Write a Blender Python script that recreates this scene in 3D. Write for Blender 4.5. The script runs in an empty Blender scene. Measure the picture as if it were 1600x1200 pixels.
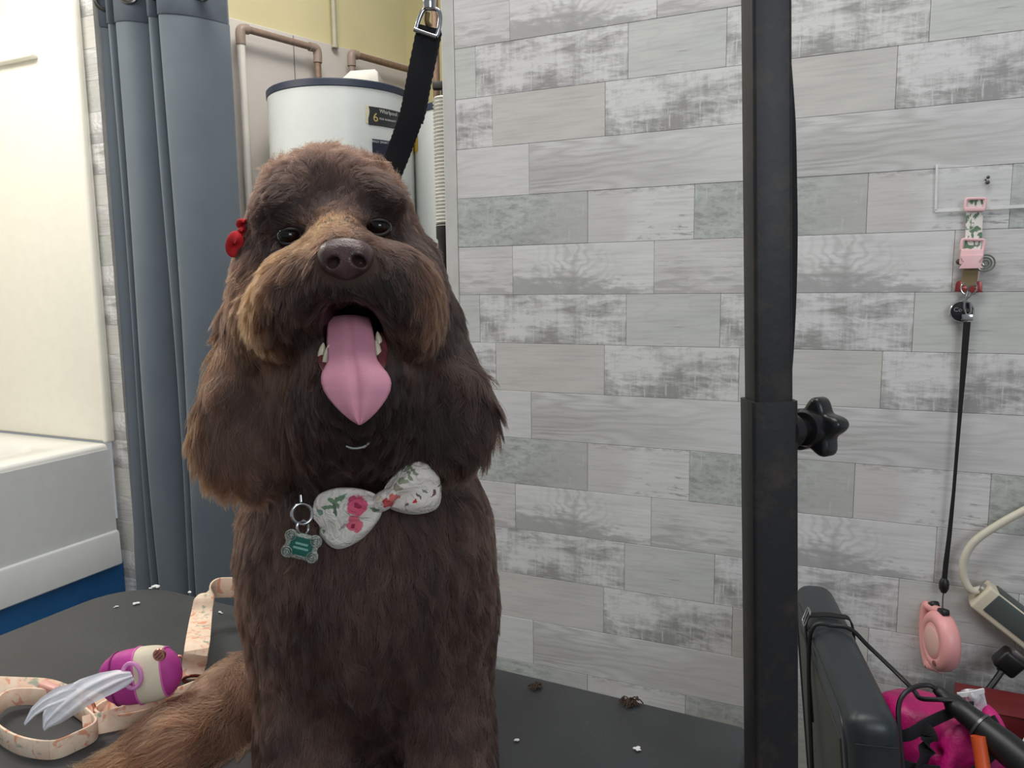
import bpy, bmesh, math, random
import numpy as np
from mathutils import Vector, Matrix, kdtree

random.seed(7)
RNG = np.random.default_rng(11)
SC = bpy.context.scene
COL = SC.collection

# ------------------------------------------------------------------ camera
FPX = 1200.0                       # focal length in pixels of the 1600x1200 frame
PITCH, ROLL = math.radians(7.4), math.radians(0.7)
CAM = np.array([0.0, 0.0, 1.25])
FWD = np.array([0.0, math.cos(PITCH), -math.sin(PITCH)])
_r0 = np.array([1.0, 0.0, 0.0]); _u0 = np.cross(_r0, FWD)
RGT = _r0 * math.cos(ROLL) - _u0 * math.sin(ROLL)
UPV = np.cross(RGT, FWD)
cd = bpy.data.cameras.new('camera'); cam = bpy.data.objects.new('camera', cd); COL.objects.link(cam)
cd.sensor_width = 36.0; cd.lens = 36.0 * FPX / 1600.0; cd.clip_start = 0.02
cam.matrix_world = Matrix(((RGT[0], UPV[0], -FWD[0], CAM[0]), (RGT[1], UPV[1], -FWD[1], CAM[1]),
                           (RGT[2], UPV[2], -FWD[2], CAM[2]), (0, 0, 0, 1)))
SC.camera = cam

# ------------------------------------------------------------------ world, lamps, exposure
SC.view_settings.view_transform = 'Standard'; SC.view_settings.look = 'None'
SC.view_settings.gamma = 1.0; SC.view_settings.use_curve_mapping = False
SC.view_settings.exposure = 0.42
world = bpy.data.worlds.new('world'); SC.world = world; world.use_nodes = True
wb = world.node_tree.nodes['Background']
wb.inputs[0].default_value = (0.90, 0.95, 1.0, 1); wb.inputs[1].default_value = 0.22
def area(name, loc, target, sx, sy, power, color):
    l = bpy.data.lights.new(name, 'AREA'); l.shape = 'RECTANGLE'; l.size = sx; l.size_y = sy
    l.energy = power; l.color = color
    o = bpy.data.objects.new(name, l); COL.objects.link(o); o.location = loc
    o.rotation_euler = (Vector(target) - Vector(loc)).to_track_quat('-Z', 'Y').to_euler()
    return o
area('ceiling_lamp', (-0.15, 0.55, 2.75), (-0.15, 0.6, 0.0), 1.5, 0.7, 16.0, (1.0, 0.97, 0.93))
area('tub_lamp', (-1.75, 1.75, 2.55), (-1.65, 1.85, 0.6), 0.7, 0.7, 19.0, (1.0, 0.95, 0.85))
area('alcove_fill', (-0.45, 2.25, 2.75), (-0.5, 2.5, 1.0), 0.5, 0.4, 9.0, (1.0, 0.96, 0.9))  # unseen fill light, added to brighten the heater alcove
area('window_daylight', (0.9, -1.6, 2.0), (0.0, 0.8, 1.0), 1.0, 1.0, 14.0, (0.86, 0.93, 1.0))

# ------------------------------------------------------------------ geometry of the picture -> points in the room
def nrm(v):
    v = np.asarray(v, float); return v / (np.linalg.norm(v) + 1e-12)
def ray(px, py): return FWD + (px - 800) / FPX * RGT - (py - 600) / FPX * UPV
def P(px, py, d): return CAM + d * ray(px, py)
def onpl(px, py, p0, n):
    d = ray(px, py); return CAM + ((np.asarray(p0) - CAM) @ n) / (d @ n) * d
Z = np.array([0, 0, 1.0])
WA = math.radians(24.2)
WU = np.array([math.cos(WA), -math.sin(WA), 0.0])     # along the plank wall, to the right
WN = np.array([math.sin(WA), math.cos(WA), 0.0])      # into the plank wall
WOFF = 1.42
TABLE_Z = 0.80
def Wl(px, py, off=0.0): return onpl(px, py, WN * (WOFF - off), WN)     # on the wall, off metres proud of it
def Tb(px, py, h=0.0): return onpl(px, py, np.array([0, 0, TABLE_Z + h]), Z)

# ------------------------------------------------------------------ materials
def lin(c):
    return tuple(((x / 255) / 12.92 if x / 255 <= 0.04045 else ((x / 255 + 0.055) / 1.055) ** 2.4) for x in c) + (1.0,)
class NT:
    """a few words for building node trees"""
    def __init__(s, name):
        s.m = bpy.data.materials.new(name); s.m.use_nodes = True
        s.t = s.m.node_tree; s.b = s.t.nodes['Principled BSDF']
        s.tc = s.t.nodes.new('ShaderNodeTexCoord')
    def link(s, a, b): s.t.links.new(a, b)
    def map(s, scale=(1, 1, 1), loc=(0, 0, 0), src='Object', rot=(0, 0, 0)):
        n = s.t.nodes.new('ShaderNodeMapping'); s.link(s.tc.outputs[src], n.inputs[0])
        n.inputs['Scale'].default_value = scale; n.inputs['Location'].default_value = loc; n.inputs['Rotation'].default_value = rot
        return n.outputs[0]
    def noise(s, vec, scale=1, detail=4, rough=0.55, dist=0.0):
        n = s.t.nodes.new('ShaderNodeTexNoise'); s.link(vec, n.inputs['Vector'])
        n.inputs['Scale'].default_value = scale; n.inputs['Detail'].default_value = detail
        n.inputs['Roughness'].default_value = rough; n.inputs['Distortion'].default_value = dist
        return n.outputs['Fac']
    def ramp(s, fac, stops):
        n = s.t.nodes.new('ShaderNodeValToRGB'); s.link(fac, n.inputs[0]); e = n.color_ramp.elements
        while len(e) < len(stops): e.new(0.5)
        for q, (p, c) in zip(e, stops):
            q.position = p; q.color = c if not isinstance(c, (int, float)) else (c, c, c, 1)
        return n.outputs[0]
    def mix(s, fac, a, b, mode='MIX'):
        n = s.t.nodes.new('ShaderNodeMix'); n.data_type = 'RGBA'; n.blend_type = mode; n.clamp_factor = True
        for v, i in ((fac, 0), (a, 6), (b, 7)):
            if isinstance(v, (int, float, tuple)): n.inputs[i].default_value = v
            else: s.link(v, n.inputs[i])
        return n.outputs[2]
    def math(s, op, a, b=0.0):
        n = s.t.nodes.new('ShaderNodeMath'); n.operation = op
        for v, i in ((a, 0), (b, 1)):
            if isinstance(v, (int, float)): n.inputs[i].default_value = v
            else: s.link(v, n.inputs[i])
        return n.outputs[0]
    def vor(s, vec, scale, feature='F1'):
        n = s.t.nodes.new('ShaderNodeTexVoronoi'); s.link(vec, n.inputs['Vector']); n.feature = feature
        n.inputs['Scale'].default_value = scale; return n
    def bump(s, h, strength=0.3, dist=0.001):
        n = s.t.nodes.new('ShaderNodeBump'); s.link(h, n.inputs['Height'])
        n.inputs['Strength'].default_value = strength; n.inputs['Distance'].default_value = dist
        s.link(n.outputs[0], s.b.inputs['Normal'])
    def color(s, c):
        if isinstance(c, tuple): s.b.inputs['Base Color'].default_value = c
        else: s.link(c, s.b.inputs['Base Color'])
    def set(s, **k):
        for a, v in k.items(): s.b.inputs[a.replace('_', ' ')].default_value = v
MATS = {}
def mat(name, rgb, rough=0.6, metal=0.0, var=0.12, scale=25.0, bump=0.0, rgb2=None, bscale=None, **kw):
    """plain surface with faint mottling"""
    if name in MATS: return MATS[name]
    n = NT(name); a = lin(rgb); b = lin(rgb2) if rgb2 else tuple(x * (1 - var) for x in a[:3]) + (1,)
    f = n.noise(n.map(), scale, 5)
    n.color(n.mix(n.ramp(f, [(0.35, 0.0), (0.65, 1.0)]), a, b))
    n.set(Roughness=rough, Metallic=metal, **kw)
    if bump: n.bump(n.noise(n.map(), bscale or scale * 8, 3), bump, 0.001)
    MATS[name] = n.m; return n.m

# ------------------------------------------------------------------ meshes
class MB:
    def __init__(s): s.v = []; s.f = []; s.mi = []
    def add(s, v, f, mi=0):
        o = len(s.v); s.v += [tuple(map(float, x)) for x in v]
        s.f += [tuple(i + o for i in q) for q in f]; s.mi += [mi] * len(f); return s
    def box(s, c, size, bas=None, bevel=0.0, seg=2, mi=0):
        bm = bmesh.new(); bmesh.ops.create_cube(bm, size=1.0)
        for v in bm.verts: v.co = Vector((v.co.x * size[0], v.co.y * size[1], v.co.z * size[2]))
        if bevel > 0: bmesh.ops.bevel(bm, geom=bm.edges[:] , offset=bevel, segments=seg, affect='EDGES', profile=0.5)
        B = np.eye(3) if bas is None else np.array(bas)       # rows: local axes in the world
        bm.verts.index_update()
        s.add([np.asarray(c) + np.array(v.co) @ B for v in bm.verts], [[v.index for v in f.verts] for f in bm.faces], mi)
        bm.free(); return s
    def tube(s, pts, r, n=10, closed=False, mi=0, flat=1.0, up=None):
        pts = [np.asarray(p, float) for p in pts]; N = len(pts)
        rr = list(r) if hasattr(r, '__len__') else [r] * N
        T = []
        for i in range(N):
            a = pts[(i - 1) % N] if (closed or i > 0) else pts[i]; b = pts[(i + 1) % N] if (closed or i < N - 1) else pts[i]
            T.append(nrm(b - a))
        x = np.cross(T[0], up if up is not None else (Z if abs(T[0][2]) < 0.9 else np.array([1.0, 0, 0]))); x = nrm(x)
        V = []
        for i in range(N):
            x = nrm(x - T[i] * (x @ T[i])); y = np.cross(T[i], x)
            for k in range(n):
                t = 2 * math.pi * k / n
                V.append(pts[i] + rr[i] * (x * math.cos(t) + y * math.sin(t) * flat))
        F = []
        for i in range(N if closed else N - 1):
            j = (i + 1) % N
            for k in range(n):
                F.append((i * n + k, i * n + (k + 1) % n, j * n + (k + 1) % n, j * n + k))
        if not closed:
            F.append(tuple(range(n - 1, -1, -1))); F.append(tuple((N - 1) * n + k for k in range(n)))
        return s.add(V, F, mi)
    def ribbon(s, pts, side, w, th, mi=0):
        """flat strap: side = the direction across the strap (one, or one per point)"""
        pts = [np.asarray(p, float) for p in pts]; N = len(pts)
        sd = [nrm(side)] * N if np.ndim(side) == 1 else [nrm(q) for q in side]
        ww = list(w) if hasattr(w, '__len__') else [w] * N
        V = []
        for i in range(N):
            t = nrm(pts[min(i + 1, N - 1)] - pts[max(i - 1, 0)]); a = nrm(sd[i] - t * (sd[i] @ t)); m = np.cross(t, a)
            for q in ((-.5, -.35), (-.46, -.5), (.46, -.5), (.5, -.35), (.5, .35), (.46, .5), (-.46, .5), (-.5, .35)):
                V.append(pts[i] + a * ww[i] * q[0] + m * th * q[1])
        F = []
        for i in range(N - 1):
            for k in range(8):
                F.append((i * 8 + k, i * 8 + (k + 1) % 8, (i + 1) * 8 + (k + 1) % 8, (i + 1) * 8 + k))
        F.append(tuple(range(7, -1, -1))); F.append(tuple((N - 1) * 8 + k for k in range(8)))
        return s.add(V, F, mi)
    def lathe(s, prof, c, axis=Z, n=32, mi=0, ref=None):
        """prof: (radius, height along axis)"""
        ax = nrm(axis); x = nrm(np.cross(ax, ref if ref is not None else (np.array([1.0, 0, 0]) if abs(ax[0]) < 0.9 else Z))); y = np.cross(ax, x)
        V = []; F = []
        for (r, h) in prof:
            for k in range(n):
                t = 2 * math.pi * k / n; V.append(np.asarray(c) + ax * h + (x * math.cos(t) + y * math.sin(t)) * max(r, 1e-5))
        for i in range(len(prof) - 1):
            for k in range(n):
                F.append((i * n + k, i * n + (k + 1) % n, (i + 1) * n + (k + 1) % n, (i + 1) * n + k))
        if prof[0][0] > 1e-4: F.append(tuple(range(n - 1, -1, -1)))
        if prof[-1][0] > 1e-4: F.append(tuple((len(prof) - 1) * n + k for k in range(n)))
        return s.add(V, F, mi)
    def prism(s, poly, c, ax, ay, az, h, bevel=0.0, mi=0, bseg=2):
        """polygon in the (ax, ay) plane pushed h along az"""
        bm = bmesh.new()
        lo = [bm.verts.new((x, y, 0)) for x, y in poly]
        f = bm.faces.new(lo); ex = bmesh.ops.extrude_face_region(bm, geom=[f])
        for v in ex['geom']:
            if isinstance(v, bmesh.types.BMVert): v.co.z += h
        bmesh.ops.recalc_face_normals(bm, faces=bm.faces[:])
        if bevel > 0:
            ed = [e for e in bm.edges if abs(e.verts[0].co.z - e.verts[1].co.z) < 1e-9]
            bmesh.ops.bevel(bm, geom=ed, offset=bevel, segments=bseg, affect='EDGES', profile=0.5)
        bm.verts.index_update()
        s.add([np.asarray(c) + v.co.x * np.asarray(ax) + v.co.y * np.asarray(ay) + v.co.z * np.asarray(az) for v in bm.verts],
              [[v.index for v in q.verts] for q in bm.faces], mi)
        bm.free(); return s
    def ball(s, c, rad, bas=None, nu=20, nv=12, mi=0):
        B = np.eye(3) if bas is None else np.array(bas)
        V = []; F = []
        for j in range(nv + 1):
            p = math.pi * j / nv
            for k in range(nu):
                t = 2 * math.pi * k / nu
                q = np.array([math.sin(p) * math.cos(t) * rad[0], math.sin(p) * math.sin(t) * rad[1], math.cos(p) * rad[2]])
                V.append(np.asarray(c) + q @ B)
        for j in range(nv):
            for k in range(nu):
                F.append((j * nu + k, (j + 1) * nu + k, (j + 1) * nu + (k + 1) % nu, j * nu + (k + 1) % nu))
        return s.add(V, F, mi)
    def grid(s, G, mi=0, close_u=False):
        """G[i][j] points -> quads"""
        G = np.asarray(G, float); a, b = G.shape[:2]; F = []
        for i in range(a - 1):
            for j in range(b - 1 if not close_u else b):
                F.append((i * b + j, i * b + (j + 1) % b, (i + 1) * b + (j + 1) % b, (i + 1) * b + j))
        return s.add(G.reshape(-1, 3), F, mi)
    def obj(s, name, mats, parent=None, smooth=True, angle=40, **props):
        v = np.array(s.v)
        if parent is None:
            loc = np.array([(v[:, 0].min() + v[:, 0].max()) / 2, (v[:, 1].min() + v[:, 1].max()) / 2, v[:, 2].min()])
            base = loc
        else:
            base = wloc(parent); loc = np.zeros(3)
        me = bpy.data.meshes.new(name); me.from_pydata([tuple(x) for x in v - base], [], s.f)
        if any(s.mi): me.polygons.foreach_set('material_index', s.mi)
        bm = bmesh.new(); bm.from_mesh(me)
        bmesh.ops.remove_doubles(bm, verts=bm.verts[:], dist=1e-7); bmesh.ops.recalc_face_normals(bm, faces=bm.faces[:])
        bm.to_mesh(me); bm.free()
        mats = mats if isinstance(mats, (list, tuple)) else [mats]
        for m in mats: me.materials.append(m)
        if smooth:
            me.polygons.foreach_set('use_smooth', [True] * len(me.polygons))
            if angle < 180: me.set_sharp_from_angle(angle=math.radians(angle))
        o = bpy.data.objects.new(name, me); COL.objects.link(o); o.location = loc
        if parent is not None: o.parent = parent
        for k, q in props.items(): o[k] = q
        return o
def wloc(o):
    p = np.zeros(3)
    while o is not None: p = p + np.array(o.location); o = o.parent
    return p
def empty(name, loc, label, cat, group=None):
    o = bpy.data.objects.new(name, None); COL.objects.link(o); o.location = loc; o.empty_display_size = 0.05
    o['label'] = label; o['category'] = cat
    if group: o['group'] = group
    return o
def spline(pts, n=8, closed=False):
    pts = [np.asarray(p, float) for p in pts]; N = len(pts); out = []
    for i in range(N if closed else N - 1):
        g = (lambda k: pts[k % N]) if closed else (lambda k: pts[min(max(k, 0), N - 1)])
        a, b, c, d = g(i - 1), g(i), g(i + 1), g(i + 2)
        for k in range(n):
            t = k / n
            out.append(0.5 * (2 * b + (c - a) * t + (2 * a - 5 * b + 4 * c - d) * t * t + (3 * b - a - 3 * c + d) * t ** 3))
    if not closed: out.append(pts[-1])
    return out
def text(name, body, size, c, ax, ay, m, parent, depth=0.0002):
    cu = bpy.data.curves.new(name, 'FONT'); cu.body = body; cu.size = size; cu.extrude = depth
    cu.align_x = 'CENTER'; cu.align_y = 'CENTER'; cu.materials.append(m); cu.resolution_u = 3
    o = bpy.data.objects.new(name, cu); COL.objects.link(o)
    bpy.context.view_layer.update()
    me = bpy.data.meshes.new_from_object(o); bpy.data.objects.remove(o); me.materials.clear(); me.materials.append(m)
    o = bpy.data.objects.new(name, me); COL.objects.link(o)
    az = np.cross(ax, ay); o.parent = parent; c = np.asarray(c) - wloc(parent)
    o.matrix_local = Matrix([[ax[i], ay[i], az[i], c[i]] for i in range(3)] + [[0, 0, 0, 1]])
    return o
def struct(o): o['kind'] = 'structure'; return o

CB = np.array([RGT, UPV, FWD])               # rows: camera axes, used as a handy frame of reference for sizes in view
# ================================================================== plank wall
def plank_mat(kind):
    if 'plank_' + kind in MATS: return MATS['plank_' + kind]
    n = NT('plank_' + kind)
    def streak(sx, sz, sc=1, det=6, rough=0.6, loc=(0, 0, 0), dist=0.0): return n.noise(n.map((sx, 1, sz), loc), sc, det, rough, dist)
    def st(f, lo, hi): return n.ramp(f, [(lo, 0.0), (hi, 1.0)])
    g = lambda v, w=0: lin((v + w, v + w * .5, v))
    grain = streak(9, 190, 1, 5, 0.65)
    sep = n.t.nodes.new('ShaderNodeSeparateXYZ'); n.link(n.map(), sep.inputs[0]); X, Zc = sep.outputs[0], sep.outputs[2]
    A = lambda p, q: n.math('ADD', p, q)
    Mu = lambda p, q: n.math('MULTIPLY', p, q)
    def rings(v, freq):                     # growth-ring lines along the contours of v
        return n.math('PINGPONG', Mu(v, freq), 0.5)
    fine = st(streak(14, 260, 1, 4, .6, (1, 0, 9)), 0.50, 0.68)
    if kind == 'pale':                      # whitish, arched grain around a knot, scuffed foot
        ax = n.math('ABSOLUTE', A(X, -0.128))
        v = A(A(Mu(ax, 9.0), Mu(Zc, -5.5)), Mu(streak(14, 24, 1, 3, .5), 1.0))
        near = n.ramp(A(Mu(ax, 6.0), Mu(Zc, 2.5)), [(0.05, 1.0), (0.75, 0.0)])
        c = n.mix(st(streak(6, 70), 0.42, 0.70), g(216, 2), g(199, 3))
        c = n.mix(Mu(Mu(st(rings(v, 5.0), 0.18, 0.42), near), 0.55), c, g(160, 3))
        core = n.ramp(A(A(Mu(ax, 26.0), Mu(Zc, 7.0)), Mu(streak(40, 40, 1, 3), 0.7)), [(0.50, 1.0), (1.0, 0.0)])
        c = n.mix(Mu(core, 0.8), c, g(160, 3))
        d = n.math('SUBTRACT', A(streak(24, 90, 1, 6, .65, (3, 0, 1)), Mu(streak(9, 9, 1, 2), .25)), A(Mu(Zc, 6.5), Mu(X, 0.9)))
        c = n.mix(Mu(st(d, 0.26, 0.42), 0.8), c, g(158, 2))
    elif kind == 'taupe':
        c = n.mix(st(streak(5, 40), 0.36, 0.62), g(194, 4), g(209, 3))
        c = n.mix(Mu(st(n.math('SUBTRACT', streak(14, 90, 1, 6, .65, (2, 0, 5)), Mu(Zc, 2.2)), 0.40, 0.52), 0.7), c, g(164, 4))
        c = n.mix(Mu(fine, 0.4), c, g(160, 3))
    elif kind in ('hatch', 'hatchy'):       # worn paint, cross-hatched
        lo = (0, 0, 0) if kind == 'hatch' else (4.3, 0, 2.1)
        a = streak(22, 85, 1, 7, .72, lo, .5); b = streak(110, 14, 1, 5, .65, lo)
        big = streak(9, 15, 1, 2, .5, (lo[0] + 7, 0, 1.7))
        m = A(Mu(a, 0.50), A(Mu(b, 0.20), Mu(big, 0.50)))
        if kind == 'hatchy': m = A(m, A(0.055, Mu(Zc, -1.1)))
        c = n.mix(st(m, 0.545, 0.69), g(213, 2), g(150, 3))
        c = n.mix(Mu(st(streak(190, 16, 1, 3, .5, lo), 0.60, 0.66), 0.7), c, g(208, 2))
        c = n.mix(Mu(st(streak(22, 210, 1, 3, .5, lo), 0.62, 0.68), 0.6), c, g(206, 2))
    elif kind == 'smooth':
        v = A(Mu(Zc, 16.0), Mu(streak(7, 20, 1, 2, .4), 3.0))
        c = n.mix(st(streak(4, 22), 0.38, 0.64), lin((203, 204, 199)), lin((192, 194, 189)))
        c = n.mix(Mu(st(rings(v, 2.2), 0.30, 0.48), 0.16), c, g(160, 2))
        c = n.mix(st(streak(7, 100, 1, 2, .4, (5, 0, 5)), 0.73, 0.77), c, g(158, 3))
        c = n.mix(Mu(fine, 0.22), c, g(160, 2))
    elif kind == 'beige':
        c = n.mix(st(streak(4, 26), 0.36, 0.64), lin((205, 203, 198)), lin((192, 190, 185)))
        c = n.mix(Mu(fine, 0.35), c, g(164, 3))
    elif kind == 'scratched':               # plain at the left, scratched paint at the right
        right = n.ramp(A(Mu(X, 4.6), Mu(streak(20, 40, 1, 4), .35)), [(0.45, 0.0), (0.62, 1.0)])
        c = n.mix(right, g(196, 5), g(211, 2))
        c = n.mix(Mu(Mu(st(A(streak(26, 150, 1, 6, .7, (1, 0, 2)), Mu(streak(8, 20, 1, 2), .25)), 0.69, 0.78), right), 0.85), c, g(146, 3))
        edge = n.ramp(Zc, [(0.084, 0.0), (0.096, 1.0)])
        c = n.mix(Mu(Mu(edge, st(streak(60, 160, 1, 4), .45, .6)), 0.6), c, g(140, 3))
        c = n.mix(Mu(fine, 0.25), c, g(158, 3))
    elif kind == 'green':
        c = n.mix(st(streak(10, 18, 1, 5, .6), 0.38, 0.64), lin((190, 195, 189)), lin((174, 176, 171)))
        c = n.mix(Mu(st(streak(34, 80, 1, 7, .76, (8, 0, 2)), 0.46, 0.62), 0.85), c, lin((142, 145, 141)))
        c = n.mix(n.ramp(A(X, Mu(streak(20, 20, 1, 3), .1)), [(0.20, 0.0), (0.30, 0.8)]), c, lin((184, 184, 180)))
        c = n.mix(Mu(st(streak(44, 150, 1, 5, .7, (2, 0, 7)), 0.60, 0.68), 0.8), c, g(206))
        c = n.mix(Mu(st(streak(170, 20, 1, 3, .5, (2, 0, 7)), 0.62, 0.68), 0.4), c, g(204))
    else:                                   # bold flat-sawn grain: loops above, fine lines below, fading to the right
        warp = streak(2.6, 15, 1, 2, .45, (0.3, 0, 0.2))
        v = A(Mu(Zc, 15.0), Mu(warp, 3.4))
        along = n.ramp(X, [(0.05, 1.0), (0.42, 0.12)])
        low = n.ramp(A(Zc, Mu(streak(6, 20, 1, 3), .03)), [(0.02, 0.6), (0.05, 1.0), (0.075, 0.75), (0.10, 0.15)])
        c = n.mix(Mu(Mu(low, along), 0.85), g(211, 2), g(176, 4))
        c = n.mix(Mu(Mu(st(rings(v, 3.2), 0.16, 0.44), A(along, 0.15)), 0.42), c, g(158, 4))
        c = n.mix(Mu(Mu(fine, along), 0.6), c, g(152, 4))
    c = n.mix(n.math('MULTIPLY', st(grain, 0.48, 0.70), 0.32), c, g(158, 2))
    n.color(c); n.set(Roughness=0.48)
    n.b.inputs['Specular IOR Level'].default_value = 0.35
    n.bump(grain, 0.2, 0.0004)
    MATS['plank_' + kind] = n.m; return n.m
PER, RH = 0.4835, 0.0973
ROWS = [('E', [(-0.596, -0.1125, 'grain')]),
        ('A', [(-0.476, -0.275, 'scratched'), (-0.275, 0.0075, 'green')]),
        ('B', [(-0.347, -0.150, 'taupe'), (-0.150, 0.1365, 'pale')]),
        ('C', [(-0.399, -0.225, 'smooth'), (-0.225, 0.0845, 'hatch')]),
        ('D', [(-0.442, -0.190, 'hatchy'), (-0.190, 0.0415, 'beige')])]
joint = mat('joint_dark', (170, 168, 164), 0.9)
def plank_wall(name, off, u0, u1, v0, v1, thick=0.06, shift=0.0):
    """a partition faced with planks, each a part of its own; the wall's face is off metres from the camera along WN"""
    o = MB().box(WN * (off + thick / 2 + 0.0025) + WU * (u0 + u1) / 2 + Z * (v0 + v1) / 2, (u1 - u0, thick, v1 - v0), (WU, WN, Z)).obj(name, joint, smooth=False)
    struct(o)
    base = wloc(o); cache = {}
    vtop = 1.4235                                    # top of the row called A
    order = 'AEDCB'                                  # going up from the row below the top line of A
    k0 = math.floor((v0 - (vtop - RH)) / RH) - 1; k1 = math.ceil((v1 - vtop) / RH) + 1
    for k in range(k0, k1 + 1):
        lo, hi = vtop - RH + k * RH, vtop + k * RH
        if hi <= v0 + 0.004 or lo >= v1 - 0.004: continue
        lo, hi = max(lo, v0), min(hi, v1)
        row = dict(ROWS)[order[k % 5]]
        for (a, b, kind) in row:
            m0 = math.floor((u0 - b - shift) / PER); m1 = math.ceil((u1 - a - shift) / PER)
            for m in range(m0, m1 + 1):
                x0, x1 = a + shift + m * PER, b + shift + m * PER
                c0 = max(x0, u0); c1 = min(x1, u1)
                if c1 - c0 < 0.004: continue
                key = (kind, round(c0 - x0, 4), round(c1 - c0, 4), round(hi - lo, 4))
                if key not in cache:
                    g = 0.00025
                    mb = MB().box((c0 - x0 + (c1 - c0) / 2, 0.0015, (hi - lo) / 2), (c1 - c0 - 2 * g, 0.003, hi - lo - 2 * g), None, 0.0005, 1)
                    me = bpy.data.meshes.new('plank'); me.from_pydata(mb.v, [], mb.f); me.materials.append(plank_mat(kind)); cache[key] = me
                q = bpy.data.objects.new('plank', cache[key]); COL.objects.link(q); q.parent = o
                w = WN * (off - 0.0005 - random.random() * 0.0006) + WU * x0 + Z * lo
                q.location = Vector(w - base); q.rotation_euler = (0, 0, -WA)
    return o
wall = plank_wall('wall_right', WOFF, -0.755, 0.62, 0.0, 2.25)
# raw end strip of the partition
e = MB().box(WN * (WOFF + 0.03) + WU * (-0.770) + Z * 1.125, (0.028, 0.064, 2.25), (WU, WN, Z), 0.002, 1)
struct(e.obj('trim_1', mat('partition_edge', (196, 194, 190), 0.6)))

# ================================================================== tub end: wall, surround, tub, platform
TO = P(176, 691, 2.6)                           # the tub's far right top corner
TOFF = TO @ WN; TU = TO @ WU; DECK = TO[2]
end_w = plank_wall('wall_back', TOFF + 0.012, TU - 0.02, TU + 0.054, 0.0, 2.7, 0.05, 0.21)
cream = mat('surround_acrylic', (240, 236, 224), 0.28, var=0.03)
cream2 = mat('tub_acrylic', (232, 231, 226), 0.25, var=0.03)
def T3(a, b, z): return TO + WU * a - WN * b + Z * (z - DECK)      # a: to the right, b: towards the camera, z: height
s = MB()
s.box(T3(-0.45, -0.001, DECK + 0.92), (0.90, 0.024, 1.84), (WU, WN, Z), 0.008, 3)
so = s.obj('wall_tub_surround', cream); struct(so)
MB().box(T3(-0.008, 0.012, DECK + 0.92), (0.030, 0.026, 1.84), (WU, WN, Z), 0.011, 4).obj('edge_trim', cream, so)
MB().box(T3(-0.50, 0.022, DECK + 1.27), (0.62, 0.03, 0.018), (WU, WN, Z), 0.008, 3).obj('soap_ledge', cream, so)
sl = MB().box(T3(-0.90, 0.75, DECK + 0.92), (0.024, 1.5, 1.84), (WU, WN, Z), 0.008, 3).obj('wall_tub_side', cream); struct(sl)
# tub: deck ring, basin and an apron with a stepped lower half
def rrect(x0, x1, y0, y1, r, n=6):
    out = []
    for cx, cy, a0 in ((x1 - r, y1 - r, 0), (x0 + r, y1 - r, 90), (x0 + r, y0 + r, 180), (x1 - r, y0 + r, 270)):
        for k in range(n + 1):
            t = math.radians(a0 + 90 * k / n); out.append((cx + r * math.cos(t), cy + r * math.sin(t)))
    return out
L, W_ = 1.55, 0.875
rings = [(rrect(-W_, 0, 0.014, L, 0.012), DECK - 0.36), (rrect(-W_, 0, 0.014, L, 0.012), DECK - 0.012), (rrect(-W_ + .004, -0.004, 0.018, L - .004, 0.012), DECK - 0.003),
         (rrect(-W_ + .012, -0.012, 0.026, L - .012, 0.012), DECK), (rrect(-W_ + .09, -0.12, 0.13, L - .1, 0.11), DECK),
         (rrect(-W_ + .10, -0.13, 0.14, L - .11, 0.11), DECK - 0.006), (rrect(-W_ + .112, -0.142, 0.155, L - .12, 0.11), DECK - 0.03),
         (rrect(-W_ + .17, -0.20, 0.26, L - .2, 0.12), DECK - 0.30), (rrect(-W_ + .25, -0.27, 0.34, L - .3, 0.1), DECK - 0.33)]
G = [[T3(x, y, z) for x, y in r] for r, z in rings]
m = MB().grid(G, close_u=True); nn = len(rings[0][0]); k = (len(rings) - 1) * nn
m.f.append(tuple(range(k, k + nn))); m.mi.append(0)
tub = m.obj('bathtub', cream2, angle=50, label='white bathtub on a blue platform beside the grey curtain', category='bathtub')
za = onpl(0, 890, TO, WU)[2]; zb = onpl(0, 951, TO, WU)[2]
AP = [(0.0, DECK - 0.02), (0.002, za + 0.004), (0.010, za), (0.013, za - 0.006), (0.016, zb + 0.004), (0.012, zb), (-0.05, zb), (-0.05, DECK - 0.02)]
m = MB(); m.grid([[T3(a + 0.0015, b, z) for a, z in AP] for b in (0.014, L)], close_u=True)
m.f += [tuple(range(7, -1, -1)), tuple(range(8, 16))]; m.mi += [0, 0]
m.obj('apron', mat('apron_shaded_acrylic', (212, 214, 212), 0.35, var=0.04), tub, angle=30)  # tub acrylic greyed: shade of the unlit front is in the colour
blue = mat('blue_paint', (22, 92, 150), 0.55, var=0.25, scale=6)
struct(MB().box(T3(-0.44, 0.80, zb / 2 - 0.001), (0.87, 1.62, zb), (WU, WN, Z), 0.004, 1).obj('trim_2', blue))

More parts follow.
